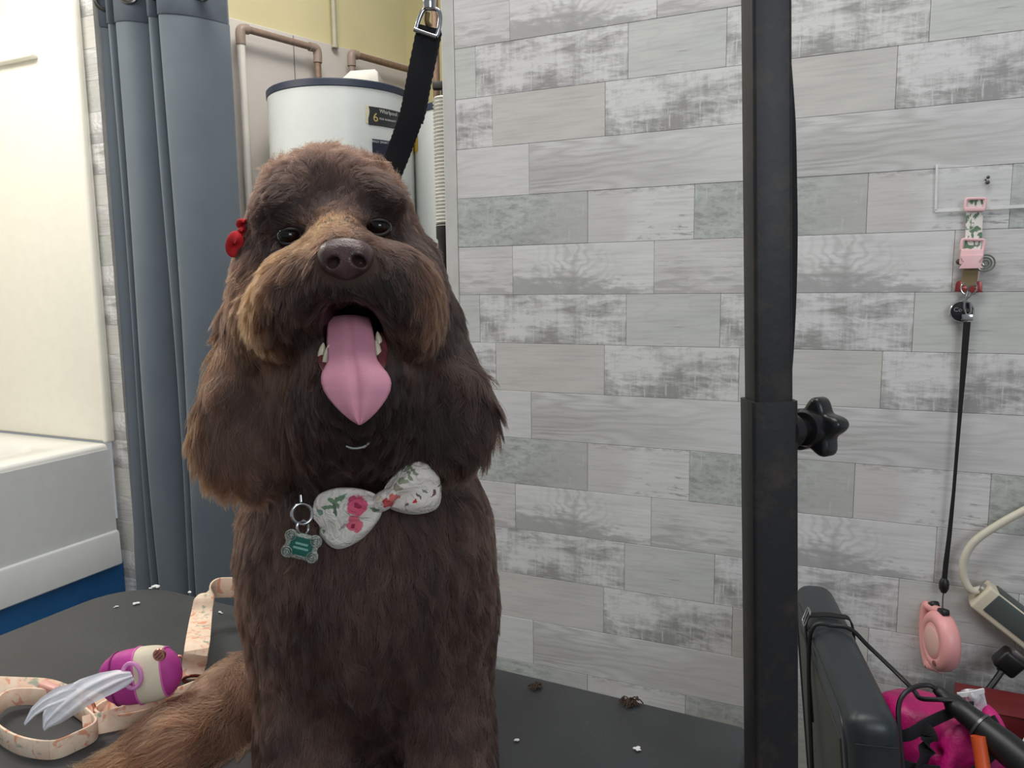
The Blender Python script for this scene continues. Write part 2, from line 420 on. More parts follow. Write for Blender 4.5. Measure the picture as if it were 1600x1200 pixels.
# ================================================================== heater alcove
HC = P(532, 140, 2.60)                                       # axis of the first heater
HR = 0.240
HA = math.radians(41.7); HU = np.array([math.sin(HA), math.cos(HA), 0]); HN = np.array([math.cos(HA), -math.sin(HA), 0])   # along the alcove wall, out of it
HP = np.array([HC[0], HC[1], 0]) - HN * (HR + 0.07)
def Hw(px, py, off=0.0): return onpl(px, py, HP + HN * off, HN)
yellow = mat('yellow_wall_paint', (204, 194, 152), 0.7, var=0.10, scale=3)
panelm = mat('alcove_panel', (206, 199, 192), 0.55, var=0.10, scale=4)
cx = Hw(641, 60); hl = (cx - HP) @ HU
struct(MB().box(HP - HN * 0.045 + HU * (hl - 0.46) + Z * 1.4, (0.92, 0.05, 2.8), (HU, HN, Z)).obj('wall_left', yellow, smooth=False))
pt = Hw(543, 76); ptz = pt[2]
pan = struct(MB().box(HP - HN * 0.010 + HU * (hl - 0.46) + Z * ptz / 2, (0.90, 0.018, ptz), (HU, HN, Z), 0.002, 1).obj('trim_3', panelm))
s1 = Hw(461, 120, 0.0002)
MB().box(np.array([s1[0], s1[1], ptz / 2]), (0.0025, 0.002, ptz - 0.01), (HU, HN, Z)).obj('panel_joint', mat('joint_grey', (120, 116, 112), 0.8), pan)  # thin grey strip marking the seam between panels
struct(MB().box(HP + HU * (hl + 0.025) + WU * 0.5 + Z * 1.4, (1.06, 0.05, 2.8), (WU, WN, Z)).obj('wall_alcove', mat('yellow_wall_shaded', (188, 178, 130), 0.7, var=0.10, scale=3), smooth=False))  # same yellow paint made darker: the turned wall's shade is in the colour
gpipe = mat('pipe_taupe', (150, 132, 120), 0.45, var=0.15); wpipe = mat('pipe_white', (222, 217, 208), 0.4, var=0.05)
cpipe = mat('pipe_copper', (146, 120, 102), 0.45, 0.25, var=0.25, scale=60)
# conduit
a, b = Hw(519, -40, 0.012), Hw(524, 70, 0.012); b[:2] = a[:2]
cdt = MB().tube([a, b], 0.0095, 12).tube([b, b - Z * 0.012], 0.013, 12)
cdt.obj('conduit', mat('conduit_grey', (176, 170, 148), 0.5), label='thin upright conduit pipe on the yellow alcove wall', category='pipe')
# water heaters
white_en = mat('white_enamel', (226, 229, 226), 0.32, var=0.03); navy = mat('navy_band', (52, 60, 78), 0.45)
def heater(cxy, top, rad, label):
    c = np.array([cxy[0], cxy[1], 0.0])
    t = empty('water_heater', (cxy[0], cxy[1], 0), label, 'water heater')
    MB().lathe([(0, .05), (rad * .98, .05), (rad, .06), (rad, top - 0.022), (rad * .99, top - .02), (rad * .99, top - .012)], c, Z, 72).obj('tank', white_en, t, angle=30)
    MB().lathe([(rad * 1.004, top - 0.024), (rad * 1.012, top - 0.022), (rad * 1.012, top - 0.003), (rad * 1.0, top), (rad * .90, top - .001), (rad * .88, top - .010), (0, top - .008)], c, Z, 72).obj('lid', navy, t, angle=30)
    for k in range(3):
        q = math.radians(120 * k + 40)
        MB().tube([c + np.array([math.cos(q), math.sin(q), 0]) * rad * .8 + Z * zz for zz in (0, 0.055)], 0.02, 10).obj('foot', navy, t)
    return t
HT = P(532, 121, 2.60 - HR * .97)[2]
h1 = heater(HC, HT, HR, 'white water heater with dark lid rim nearer the grey curtain')
HC2 = P(750, 180, 2.70)
h2 = heater(HC2, P(685, 157, 2.70 - 0.20)[2], 0.235, 'second white water heater with navy rim beside the plank partition')
# cap box on the first heater
cxw = P(555, 112, 2.46)
RA = nrm(RGT * [1, 1, 0]); FA = np.cross(Z, RA)
q = np.array([cxw[0], cxw[1], HT])
mb = MB().prism([(-0.092, 0), (-0.085, 0.016), (-0.04, 0.026), (-0.012, 0.050), (0.066, 0.054), (0.076, 0.044), (0.078, 0)], q - FA * 0.02 - Z * 0.009, RA, Z, -FA, -0.12, 0.004)
mb.obj('cap_box', mat('cap_plastic', (232, 226, 214), 0.5), h1, angle=35)
# labels on the curved front
def hpt(c, rad, px, py):                                    # where the pixel's ray meets the tank
    d = ray(px, py); o = CAM - np.array([c[0], c[1], 0])
    A = d[0] ** 2 + d[1] ** 2; B = 2 * (o[0] * d[0] + o[1] * d[1]); C = o[0] ** 2 + o[1] ** 2 - rad ** 2
    disc = B * B - 4 * A * C
    t = (-B - math.sqrt(max(disc, 0))) / (2 * A); return CAM + t * d
def sticker(name, c, rad, rect, m, parent, n=10, wavy=False, lift=0.0012):
    (x0, y0, x1, y1) = rect; G = []
    p0, p1 = hpt(c, rad, x0, (y0 + y1) / 2), hpt(c, rad, x1, (y0 + y1) / 2)
    zt, zb_ = hpt(c, rad, x0, y0)[2], hpt(c, rad, x0, y1)[2]
    a0 = math.atan2(p0[1] - c[1], p0[0] - c[0]); a1 = math.atan2(p1[1] - c[1], p1[0] - c[0])
    for r_ in (rad + lift, rad + lift * .2):
        for j in range(7):
            f = j / 6; row = []
            for i in range(n + 1):
                a = a0 + (a1 - a0) * (i / n) + (0.012 * math.sin(f * 6.0) if wavy and i == 0 else 0)
                row.append((c[0] + r_ * math.cos(a), c[1] + r_ * math.sin(a), zt + (zb_ - zt) * f))
            G.append(row)
    m_ = MB(); m_.grid(G[:7]); m_.grid(G[7:]); return m_.obj(name, m, parent, smooth=True)
def on_tank_text(body, size, c, rad, px, py, m, parent):
    p = hpt(c, rad + 0.0016, px, py); nn_ = nrm([p[0] - c[0], p[1] - c[1], 0]); ax = np.cross(Z, nn_)
    return text('lettering', body, size, p, ax, Z, m, parent)
dark = mat('label_charcoal', (52, 52, 54), 0.4); ivory = mat('label_ivory', (226, 220, 190), 0.5); silver = mat('label_silver', (214, 214, 212), 0.4); gold = mat('label_gold', (214, 190, 110), 0.45)
sticker('edge_label', HC, HR, (571, 165, 582, 192), ivory, h1, 4)
l1 = sticker('brand_label', HC, HR, (576, 166, 626, 195), dark, h1, 10, True, 0.0016)
on_tank_text('Whirlpool', 0.0175, HC, HR, 607, 176.5, silver, l1)
on_tank_text('6', 0.038, HC, HR, 587, 184, gold, l1)
on_tank_text('YEAR WARRANTY', 0.0085, HC, HR, 606, 188, silver, l1)
l2 = sticker('data_label', HC, HR, (582, 217, 622, 262), mat('label_navy', (36, 42, 58), 0.4), h1, 8)
on_tank_text('ENERGY SMART', 0.010, HC, HR, 592, 222, silver, l2)
# supply pipes
def elbow_run(name, pts, r, m, parent=None, collar=None, **kw):
    o = MB().tube(pts, r, 14).obj(name, m, parent, **kw); return o
top = Hw(375, 43, 0.05); low = Hw(386, 330, 0.05)
p1 = Hw(494, 72, 0.05); p1[2] = top[2] - 0.004
low = np.array([top[0], top[1], 0.3])
t = empty('supply_pipe', (top[0], top[1], 0.3), 'tall white riser pipe with taupe elbow feeding the first heater', 'pipe')
MB().tube([low, top - Z * 0.05], 0.0135, 16).obj('riser', wpipe, t)
MB().tube(spline([top - Z * 0.055, top - Z * 0.02, top + HU * 0.006 - Z * 0.004, top + HU * 0.03], 5), 0.0165, 16).obj('elbow', gpipe, t)
dn = np.array([HC[0] - 0.105, HC[1] + 0.03, HT])
dn = np.array([p1[0], p1[1], HT - 0.006])
MB().tube([top + HU * 0.02, p1 - HU * 0.02], 0.0120, 14).obj('cross_pipe', mat('pipe_brown', (140, 118, 104), 0.45, var=0.2, scale=40), t)
MB().tube(spline([p1 - HU * 0.03, p1 - HU * 0.006, p1 + HU * 0.004 - Z * 0.012, p1 + HU * 0.004 - Z * 0.05], 5), 0.0160, 16).obj('elbow', gpipe, t)
MB().tube([p1 + HU * 0.004 - Z * 0.04, p1 + HU * 0.004 - Z * 0.20], 0.0120, 14).obj('drop_pipe', cpipe, t)
u0 = Hw(549, 84, 0.05); u1_ = Hw(650, 113, 0.05); u1_[2] = u0[2] - 0.004
t = empty('supply_pipe', (u0[0], u0[1], HT), 'short copper pipe arching from the first heater top to the right', 'pipe')
MB().tube([u0 - Z * 0.20, u0 - Z * 0.03], 0.0125, 14).obj('riser', gpipe, t)
MB().tube(spline([u0 - Z * 0.045, u0 - Z * 0.012, u0 + HU * 0.006, u0 + HU * 0.03], 5), 0.0165, 16).obj('elbow', gpipe, t)
MB().tube([u0 + HU * 0.02, u1_], 0.0125, 14).obj('cross_pipe', cpipe, t)
g0 = P(679, 0, 2.66); g1 = np.array([g0[0], g0[1], P(685, 157, 2.50)[2] - 0.012])
t = empty('supply_pipe', g1, 'upright copper pipe with a dark clamp rising from the second heater', 'pipe')
MB().tube([g1, g0 + Z * 0.3], 0.0125, 14).obj('riser', cpipe, t)
cl = P(685, 134, 2.65)
MB().box(cl, (0.040, 0.03, 0.026), (RA, FA, Z), 0.004).box(cl + RA * 0.014 - Z * 0.02, (0.010, 0.02, 0.035), (RA, FA, Z), 0.002).obj('clamp', mat('clamp_dark', (48, 46, 44), 0.5), t)
# pipes standing between the two heaters
a = P(637, 215, 2.66); t = MB().tube([np.array([a[0], a[1], 0.2]), a], 0.0095, 12)
t.obj('drain_pipe', mat('pipe_tan', (198, 170, 128), 0.45), label='thin tan drain pipe between the two water heaters', category='pipe')
a = P(629, 262, 2.74); MB().tube([np.array([a[0], a[1], 0.2]), a], 0.012, 12).obj('drain_pipe', wpipe, label='thin white drain pipe behind the tan pipe between heaters', category='pipe')
sticker('warning_label', HC2, 0.235, (646, 205, 653, 242), mat('label_yellow', (220, 190, 70), 0.5), h2, 4)
# ribbed duct behind the edge of the partition
da = P(698, 140, 1.86); pts = []; rad = []
for k in range(150):
    z = 1.70 - k * 0.0043
    pts.append(np.array([da[0], da[1], z])); rad.append(0.032 + (0.0035 if k % 2 else -0.0015))
dz = P(698, 352, 1.86)[2]
keep = [i for i, p in enumerate(pts) if p[2] > dz]
t = empty('ribbed_hose', (da[0], da[1], 0.0), 'white ribbed hose standing behind the plank partition edge', 'hose')
MB().tube([pts[i] for i in keep], [rad[i] for i in keep], 18).obj('hose', mat('hose_white', (228, 226, 218), 0.5), t, angle=80)
MB().tube([pts[keep[-1]] + Z * 0.004, pts[keep[-1]] - Z * 0.03, pts[keep[-1]] - Z * 0.035, np.append(pts[keep[-1]][:2], 0.0)], [0.034, 0.034, 0.030, 0.030], 18).obj('hose_end', mat('hose_black', (28, 28, 30), 0.5), t, angle=50)

# ================================================================== floor
fl = MB().box((0, 0.9, -0.05), (6, 6.4, 0.1)); struct(fl.obj('floor', mat('floor_vinyl', (120, 116, 110), 0.5, scale=8), smooth=False))

# ================================================================== curtain and rod
RZ = P(121, 17, 2.50)
RE = P(345, -4, 2.33); RE[2] = RZ[2]
rd = nrm(RE - RZ); rn = np.cross(Z, rd); rn = rn if rn @ FWD < 0 else -rn          # rn: towards the camera
rod = MB().tube([RZ - rd * 0.005, RZ + rd * 1.75], 0.0125, 16)
wallp = RZ + WN * (TOFF + 0.010 - RZ @ WN)
t = empty('curtain_rod', RZ - rd * 0.01, 'thin pale curtain rod fixed to the wall above the tub', 'curtain rod')
rod.obj('rod', mat('rod_white', (205, 200, 196), 0.4), t)
MB().lathe([(0.004, 0.06), (0.0165, 0.058), (0.0165, 0.012), (0.022, 0.010), (0.022, 0.0)], RZ - rd * 0.008, rd, 20).tube([RZ, wallp], 0.010, 14).lathe([(0.026, 0), (0.026, 0.006), (0.012, 0.012)], wallp, -WN, 20).obj('end_socket', mat('rod_socket', (190, 186, 184), 0.5), t)
c0 = onpl(147, 40, RZ, rn); c1 = onpl(346, 35, RZ, rn); uw = (c1 - c0) @ rd
hemz = onpl(240, 38, RZ, rn)[2]; cb = (c0 - RZ) @ rd
plan = [(0.0, -0.02), (0.01, 0.03), (0.04, 0.052), (0.10, 0.050), (0.16, 0.015), (0.195, -0.06), (0.18, -0.08), (0.185, -0.02), (0.20, 0.045), (0.225, 0.060), (0.245, 0.030), (0.24, -0.02),
        (0.255, 0.040), (0.29, 0.065), (0.37, 0.062), (0.44, 0.03), (0.50, -0.03), (0.55, -0.10), (0.54, -0.12), (0.535, -0.06), (0.545, 0.04), (0.57, 0.068), (0.60, 0.045), (0.605, 0.0),
        (0.625, 0.055), (0.66, 0.076), (0.73, 0.060), (0.80, 0.020), (0.86, -0.04), (0.90, -0.10), (0.88, -0.12)]
plan = [np.array([a, b, 0]) for a, b in plan]
pl = np.array(spline(plan, 6))
zs = [RZ[2] + 0.045, RZ[2] + 0.03, RZ[2] - 0.02, hemz + 0.004, hemz + 0.001, hemz - 0.002] + [hemz - 0.03 - k * (hemz - 0.12) / 26 for k in range(27)]
G = []
for z in zs:
    f = max(0.0, (hemz - z) / 1.6)
    row = []
    for i, (a, b, _) in enumerate(pl):
        ww = uw * (1.0 - 0.06 * f + 0.02 * math.sin(f * 3 + a * 9))
        sw = 0.006 * math.sin(5 * f + 14 * a) * (0.3 + f)
        dd = b * (0.85 + 0.25 * f) + sw
        if z > hemz + 0.002: dd += 0.0022                       # the doubled header stands a little proud
        row.append(RZ + rd * (cb + a * ww + 0.03 * f) + rn * dd + Z * (z - RZ[2]))
    G.append(row)
cm = NT('curtain_cloth')
wv = cm.noise(cm.map((1, 1, 1)), 900, 2)
cm.color(cm.mix(cm.ramp(cm.noise(cm.map(), 6, 3), [(0.3, 0.0), (0.7, 1.0)]), lin((98, 108, 117)), lin((90, 100, 110))))
cm.set(Roughness=0.75); cm.b.inputs['Sheen Weight'].default_value = 0.25; cm.bump(wv, 0.25, 0.0006)
t = empty('curtain', np.append(G[-1][40][:2], 0.12), 'slate grey fabric curtain with metal eyelets bunched beside the tub', 'curtain')
MB().grid(G).obj('cloth', cm.m, t, angle=180)
# header double cloth in front of the hem line
hd = [[p + rn * 0.0025 for p in r] for r in G[:5]]
chd = mat('curtain_header', (80, 89, 99), 0.8)
MB().grid(hd).obj('header', chd, t, angle=180)
for a in (0.155, 0.40, 0.60, 0.83):
    i = int(np.argmin(np.abs(pl[:, 0] - a)))
    p = np.array(G[1][i]) * 0.5 + np.array(G[2][i]) * 0.5
    tx = nrm((np.array(G[1][i + 1]) - np.array(G[1][i - 1])) * [1, 1, 0]); ax = np.cross(tx, Z)
    ring = [p + (tx * math.cos(q) + Z * math.sin(q)) * 0.026 + rn * 0.004 for q in np.linspace(0, 2 * math.pi, 25)[:-1]]
    MB().tube(ring, 0.006, 8, True).obj('eyelet', mat('eyelet_metal', (120, 118, 112), 0.25, 0.9), t)
# ================================================================== grooming table
E1 = nrm([0.894, -0.447, 0]); E2 = np.array([E1[1], -E1[0], 0])            # along the far edge to the right; towards the camera
FC = Tb(1170, 1135); FR = FC + E1 * 0.007                                   # far right corner region
LE = Tb(-2, 991)
LEN = (FR - LE) @ E1; WID = 0.62
rub = NT('rubber_mat')
f1 = rub.noise(rub.map(), 9, 6); f2 = rub.noise(rub.map(), 160, 3)
cc = rub.mix(rub.ramp(f1, [(0.35, 0.0), (0.7, 1.0)]), lin((38, 40, 42)), lin((50, 52, 55)))
cc = rub.mix(rub.ramp(rub.noise(rub.map((1, 1, 1), (3, 1, 0)), 45, 6, .7), [(0.66, 0.0), (0.74, 1.0)]), cc, lin((84, 84, 86)))
rub.color(cc); rub.set(Roughness=0.62); rub.bump(f2, 0.35, 0.0012)
blk = mat('black_rubber_edge', (26, 27, 29), 0.55, bump=0.2)
frame_m = mat('table_steel', (58, 58, 60), 0.45, 0.6)
def Tt(a, b, z): return FR + E1 * a + E2 * b + Z * (z - TABLE_Z)
tb = empty('grooming_table', np.append(Tt(-LEN / 2, WID / 2, 0)[:2], 0), 'black rubber topped grooming table under the brown dog', 'table')
def slab(g):
    q = rrect(-LEN - g, g, -g, WID + g, 0.085, 8)
    small = rrect(-LEN - g, g, -g, WID + g, 0.02, 8)
    return [small[i] if q[i][0] > -LEN / 2 else q[i] for i in range(len(q))]      # large corners at the dog's end only
outl = slab(0)
MB().prism([(x, y) for x, y in outl], FR - Z * 0.034, E1, E2, Z, 0.034, 0.006).obj('rubber_top', rub.m, tb, angle=50)
MB().prism(slab(.003), FR - Z * 0.036, E1, E2, Z, 0.030, 0.005).obj('edge_band', blk, tb, angle=50)
m = MB()
for b in (0.06, WID - 0.06): m.box(Tt(-LEN / 2, b, TABLE_Z - 0.055), (LEN - 0.16, 0.03, 0.036), (E1, E2, Z), 0.003)
m.obj('frame', frame_m, tb)
for a in (-LEN + 0.1, -0.1):
    for b in (0.06, WID - 0.06):
        MB().tube([Tt(a, b, TABLE_Z - 0.05), Tt(a, b, 0.0)], 0.015, 12).obj('leg', frame_m, tb)
    MB().tube([Tt(a, 0.06, 0.12), Tt(a, WID - 0.06, 0.12)], 0.010, 10).obj('cross_bar', frame_m, tb)

# ================================================================== upright post with sleeve and knob
steel = NT('worn_black_steel')
w1 = steel.noise(steel.map(), 34, 8, .7); w2 = steel.noise(steel.map((1, 1, 1), (4, 2, 1)), 120, 4)
c = steel.mix(steel.ramp(w1, [(0.50, 0.0), (0.66, 1.0)]), lin((24, 24, 27)), lin((50, 43, 38)))
c = steel.mix(steel.ramp(w1, [(0.70, 0.0), (0.74, 1.0)]), c, lin((122, 108, 92)))
steel.color(c); steel.set(Roughness=0.5); steel.bump(w2, 0.25, 0.0008)
PB = P(1204, 1200, 0.630); PT = P(1196.5, 0, 0.562)
pa = nrm(PT - PB)                                                          # the post leans a touch
px_ = nrm(RGT - pa * (RGT @ pa)); py_ = np.cross(pa, px_)
t = PB + pa * ((TABLE_Z - 0.16 - PB[2]) / pa[2])
pst = empty('grooming_post', t, 'worn black square steel post with a clamping sleeve at the table end', 'post')
ps = P(1202, 623, 0.597); L0 = (ps - t) @ pa
def sqtube(c0_, c1_, w, wall):
    m = MB(); R = []
    for cc_, q in ((c0_, w), (c1_, w), (c1_, w - 2 * wall), (c0_, w - 2 * wall)):
        rr = rrect(-q / 2, q / 2, -q / 2, q / 2, 0.003 if q == w else 0.0018, 3)
        R.append([cc_ + px_ * x + py_ * y for x, y in rr])
    m.grid(R + [R[0]], close_u=True); return m
sqtube(t, t + pa * L0, 0.0345, 0.0028).obj('sleeve', steel.m, pst, angle=35)
MB().box(t + pa * (0.20 + (L0 + 0.55) / 2 - 0.0), (0.0290, 0.0290, L0 + 0.55), (px_, py_, pa), 0.003, 3).obj('inner_post', steel.m, pst, angle=35)
cz = TABLE_Z - 0.048
MB().box(np.append((t + pa * .1)[:2], cz) - E1 * 0.045 + E2 * 0.0, (0.10, 0.05, 0.010), (E1, E2, Z), 0.002).box(np.append((t + pa * .1)[:2], cz + .018) - E1 * 0.024, (0.006, 0.05, 0.045), (E1, E2, Z), 0.001).obj('table_clamp', steel.m, pst)
# five-lobed knob on a threaded boss
kb = P(1237, 672, 0.678); kx = nrm(px_ * 0.80 - py_ * 0.0 + nrm(FWD) * 0.60)
kc = P(1240, 672, 0.597)
plas = mat('knob_plastic', (30, 31, 33), 0.30, var=0.2)
kn = MB().lathe([(r * .88, h * .88) for r, h in [(0.0, -0.014), (0.0145, -0.014), (0.0155, -0.004), (0.0105, 0.002), (0.0100, 0.012), (0.0150, 0.013), (0.0165, 0.018), (0.0165, 0.026), (0.013, 0.029), (0.0, 0.030)]], kc, kx, 24)
ko = kn.obj('knob_boss', mat('boss_steel', (40, 38, 40), 0.3, 0.4, var=0.3), pst, angle=35)
star = []
for k in range(80):
    q = 2 * math.pi * k / 80; star.append(((0.0208 + 0.0040 * math.cos(5 * q)) * math.cos(q), (0.0208 + 0.0040 * math.cos(5 * q)) * math.sin(q)))
ka = nrm(np.cross(kx, Z)); kz = np.cross(ka, kx); th = math.radians(14)
k1 = ka * math.cos(th) + kz * math.sin(th); k2 = -ka * math.sin(th) + kz * math.cos(th)
kk = MB().prism(star, kc + kx * 0.022, k1, k2, kx, 0.0185, 0.0045, bseg=4)
kk.obj('star_knob', plas, pst, angle=60)
MB().lathe([(0.0, 0.0), (0.011, 0.0), (0.0105, 0.003), (0.0, 0.0035)], kc + kx * 0.0405, kx, 24).obj('knob_cap', mat('knob_cap', (58, 60, 62), 0.35), pst)

# black leash hanging down behind the post
pts = [P(q[0], q[1], q[2] - .06) for q in ((1214, -60, .70), (1219, 30, .70), (1226, 110, .70), (1232, 190, .70), (1236, 280, .705), (1237.5, 370, .71), (1236.5, 450, .715), (1233, 530, .72), (1228, 600, .725), (1220, 690, .73), (1212, 780, .735))]
wd = [0.012, 0.0125, 0.0125, 0.012, 0.010, 0.0095, 0.009, 0.009, 0.009, 0.008, 0.007]
wd = [x * .92 for x in wd]
pts2 = spline(pts, 5); wid = np.interp(np.linspace(0, 10, len(pts2)), range(11), wd)
web = mat('black_webbing', (22, 22, 25), 0.85, bump=0.5, bscale=1800)
MB().ribbon(pts2, RGT, wid, 0.004).obj('black_leash', web, label='black webbing leash hanging down behind the upright steel post', category='leash')

# overhead arm the loop hangs from (above the frame)
# ================================================================== grooming loop above the dog
st0, st1 = P(664, 42, .705), P(598, 300, .755)
lp = empty('grooming_loop', st1, 'black ribbed nylon grooming loop with chrome clip above the dog', 'grooming loop')
sd = nrm(RGT * 0.97 - UPV * 0.25)
mp = [P(671, 42, .705), P(656, 115, .715), P(643, 180, .728), P(625, 232, .742), P(602, 300, .760), P(592, 400, .800), P(590, 500, .838), P(592, 575, .845)]
sp_ = spline(mp, 14)
wl = [0.0225 + (0.0006 if i % 2 else -0.0005) for i in range(len(sp_))]
MB().ribbon(sp_, sd, wl, 0.0032).obj('strap', web, lp)
NL = [P(592, 600, .845), P(520, 622, .815), P(478, 650, .740), P(500, 684, .690), P(556, 694, .668), P(622, 672, .690), P(655, 630, .745), P(640, 608, .815)]
NL = spline(NL, 7, True); NL.append(NL[0])
MB().ribbon(NL, UPV, .016, .003).obj('neck_loop', web, lp)
MB().ribbon([p + FWD * 0.006 for p in sp_[:30]], sd, wl[:30], 0.003).obj('strap', web, lp)
chrome = mat('chrome', (190, 190, 192), 0.18, 1.0, var=0.1)
D = [P(x, y, .703) for x, y in ((650, 47), (655, 30), (662, 16), (672, 13), (684, 16), (688, 26), (686, 44), (681, 58))]
MB().tube(spline(D, 6), 0.0021, 10).obj('clip_frame', chrome, lp)
MB().tube([P(647, 46, .702), P(682, 58, .702)], 0.0021, 10).obj('clip_bar', chrome, lp)
a = P(671, 14, .70); MB().tube([a, a + Z * 0.008, a + Z * 0.012, a + Z * 0.03], [0.0055, 0.0065, 0.0048, 0.0048], 16).obj('swivel', chrome, lp)
MB().tube([P(674, 4, .70), P(678, -30, .70), P(678, -80, .70)], 0.004, 10).obj('hanger', chrome, lp)
g = [P(668, 20, .703), P(667, 34, .703), P(673, 42, .704)]
MB().tube(spline(g, 5), 0.0024, 8).obj('clip_tongue', mat('brass_dull', (120, 100, 70), 0.35, 0.9), lp)
# ================================================================== distance fields -> one continuous skin
def cs(px, py, d): return np.array([(px - 800) / FPX * d, -(py - 600) / FPX * d, d])     # camera-side metres (right, up, away)
def to_world(v): return CAM + np.asarray(v) @ CB
class Field:
    def __init__(s, lo, hi, h, far=0.05):
        s.lo = np.asarray(lo, float); s.h = h; s.n = np.ceil((np.asarray(hi) - s.lo) / h).astype(int) + 1
        s.ax = [s.lo[i] + h * np.arange(s.n[i], dtype=np.float32) for i in range(3)]
        s.d = np.full(s.n, far, np.float32); s.far = far
    def _sub(s, lo, hi):
        a = np.maximum(np.floor((lo - s.lo) / s.h).astype(int), 0); b = np.minimum(np.ceil((hi - s.lo) / s.h).astype(int) + 1, s.n)
        if (b <= a).any(): return None, None
        sl = tuple(slice(a[i], b[i]) for i in range(3))
        X = np.meshgrid(*[s.ax[i][sl[i]] for i in range(3)], indexing='ij'); return sl, X
    def _put(s, sl, q, k, op):
        d = s.d[sl]
        if op == 'add':
            h = np.maximum(k - np.abs(d - q), 0) / k if k > 0 else 0
            s.d[sl] = np.minimum(d, q) - (h * h * k * 0.25 if k > 0 else 0)
        else:
            q = -q; h = np.maximum(k - np.abs(d - q), 0) / k if k > 0 else 0
            s.d[sl] = np.maximum(d, q) + (h * h * k * 0.25 if k > 0 else 0)
    def ell(s, c, r, k=0.02, op='add', rot=None):
        c = np.asarray(c, float); r = np.asarray(r, float) * np.ones(3); m = r.max() + k + s.far
        sl, X = s._sub(c - m, c + m)
        if sl is None: return s
        q = [X[i] - c[i] for i in range(3)]
        if rot is not None:
            R = np.array(rot); q = [sum(R[i][j] * q[j] for j in range(3)) for i in range(3)]
        k0 = np.sqrt(sum((q[i] / r[i]) ** 2 for i in range(3))); k1 = np.sqrt(sum((q[i] / r[i] ** 2) ** 2 for i in range(3)))
        s._put(sl, k0 * (k0 - 1) / np.maximum(k1, 1e-6), k, op); return s
    def cone(s, a, b, ra, rb, k=0.02, op='add', flat=None):
        """capsule whose radius runs from ra to rb"""
        a = np.asarray(a, float); b = np.asarray(b, float); m = max(ra, rb) + k + s.far
        sl, X = s._sub(np.minimum(a, b) - m, np.maximum(a, b) + m)
        if sl is None: return s
        ab = b - a; L2 = ab @ ab
        t = np.clip(sum((X[i] - a[i]) * ab[i] for i in range(3)) / L2, 0, 1)
        q = np.sqrt(sum((X[i] - a[i] - t * ab[i]) ** 2 for i in range(3))) - (ra + (rb - ra) * t)
        s._put(sl, q, k, op); return s
    def mesh(s):
        d = s.d; sg = d < 0; n = s.n
        c = np.zeros(n - 1, np.int8)
        for i in (0, 1):
            for j in (0, 1):
                for k in (0, 1): c += sg[i:n[0] - 1 + i, j:n[1] - 1 + j, k:n[2] - 1 + k]
        cells = np.argwhere((c > 0) & (c < 8)); idx = np.full(n - 1, -1, np.int64); idx[tuple(cells.T)] = np.arange(len(cells))
        acc = np.zeros((len(cells), 3)); cnt = np.zeros(len(cells))
        cor = [(i, j, k) for i in (0, 1) for j in (0, 1) for k in (0, 1)]
        val = {o: d[cells[:, 0] + o[0], cells[:, 1] + o[1], cells[:, 2] + o[2]] for o in cor}
        for o in cor:
            for ax in range(3):
                if o[ax]: continue
                p = list(o); p[ax] = 1; p = tuple(p); a, b = val[o], val[p]; x = (a < 0) != (b < 0)
                t = np.where(x, a / np.where(x, a - b, 1), 0)
                q = np.tile(np.array(o, float), (len(cells), 1)); q[:, ax] += t
                acc[x] += q[x]; cnt += x
        V = (cells + acc / cnt[:, None]) * s.h + s.lo
        F = []
        for ax in range(3):
            sl0 = [slice(None)] * 3; sl1 = [slice(None)] * 3; sl0[ax] = slice(0, -1); sl1[ax] = slice(1, None)
            A, B = sg[tuple(sl0)], sg[tuple(sl1)]; e = np.argwhere(A != B); u, w = [(1, 2), (2, 0), (0, 1)][ax]
            ok = (e[:, u] > 0) & (e[:, w] > 0) & (e[:, u] < n[u] - 1) & (e[:, w] < n[w] - 1); e = e[ok]
            fl = A[tuple(e.T)]
            def at(du, dw):
                q = e.copy(); q[:, u] += du; q[:, w] += dw; return idx[tuple(q.T)]
            quad = np.stack([at(-1, -1), at(0, -1), at(0, 0), at(-1, 0)], 1)
            quad[~fl] = quad[~fl][:, ::-1]; F.append(quad)
        return V, np.concatenate(F)
def smooth_verts(V, F, it=2, lam=0.5):
    E = np.concatenate([F[:, [0, 1]], F[:, [1, 2]], F[:, [2, 3]], F[:, [3, 0]]])
    for _ in range(it):
        acc = np.zeros_like(V); cnt = np.zeros(len(V))
        for a, b in ((0, 1), (1, 0)):
            for i in range(3): acc[:, i] += np.bincount(E[:, a], V[E[:, b], i], len(V))
            cnt += np.bincount(E[:, a], minlength=len(V))
        V = V + lam * (acc / cnt[:, None] - V)
    return V
def mesh_obj(name, V, F, mats, parent=None, base=None, mi=None):
    W = to_world(V)
    if parent is None:
        base = np.array([W[:, 0].mean(), W[:, 1].mean(), W[:, 2].min()]) if base is None else base; loc = base
    else: base = wloc(parent); loc = np.zeros(3)
    me = bpy.data.meshes.new(name); W = W - base
    me.vertices.add(len(W)); me.vertices.foreach_set('co', W.astype(np.float32).ravel())
    me.loops.add(F.size); me.loops.foreach_set('vertex_index', F.astype(np.int32).ravel())
    me.polygons.add(len(F)); me.polygons.foreach_set('loop_start', np.arange(0, F.size, 4, dtype=np.int32))
    me.update(calc_edges=True); me.validate()
    me.polygons.foreach_set('use_smooth', [True] * len(me.polygons))
    for m in (mats if isinstance(mats, (list, tuple)) else [mats]): me.materials.append(m)
    if mi is not None and len(mi) == len(me.polygons): me.polygons.foreach_set('material_index', mi.astype(np.int32))
    o = bpy.data.objects.new(name, me); COL.objects.link(o); o.location = loc
    if parent is not None: o.parent = parent
    return o
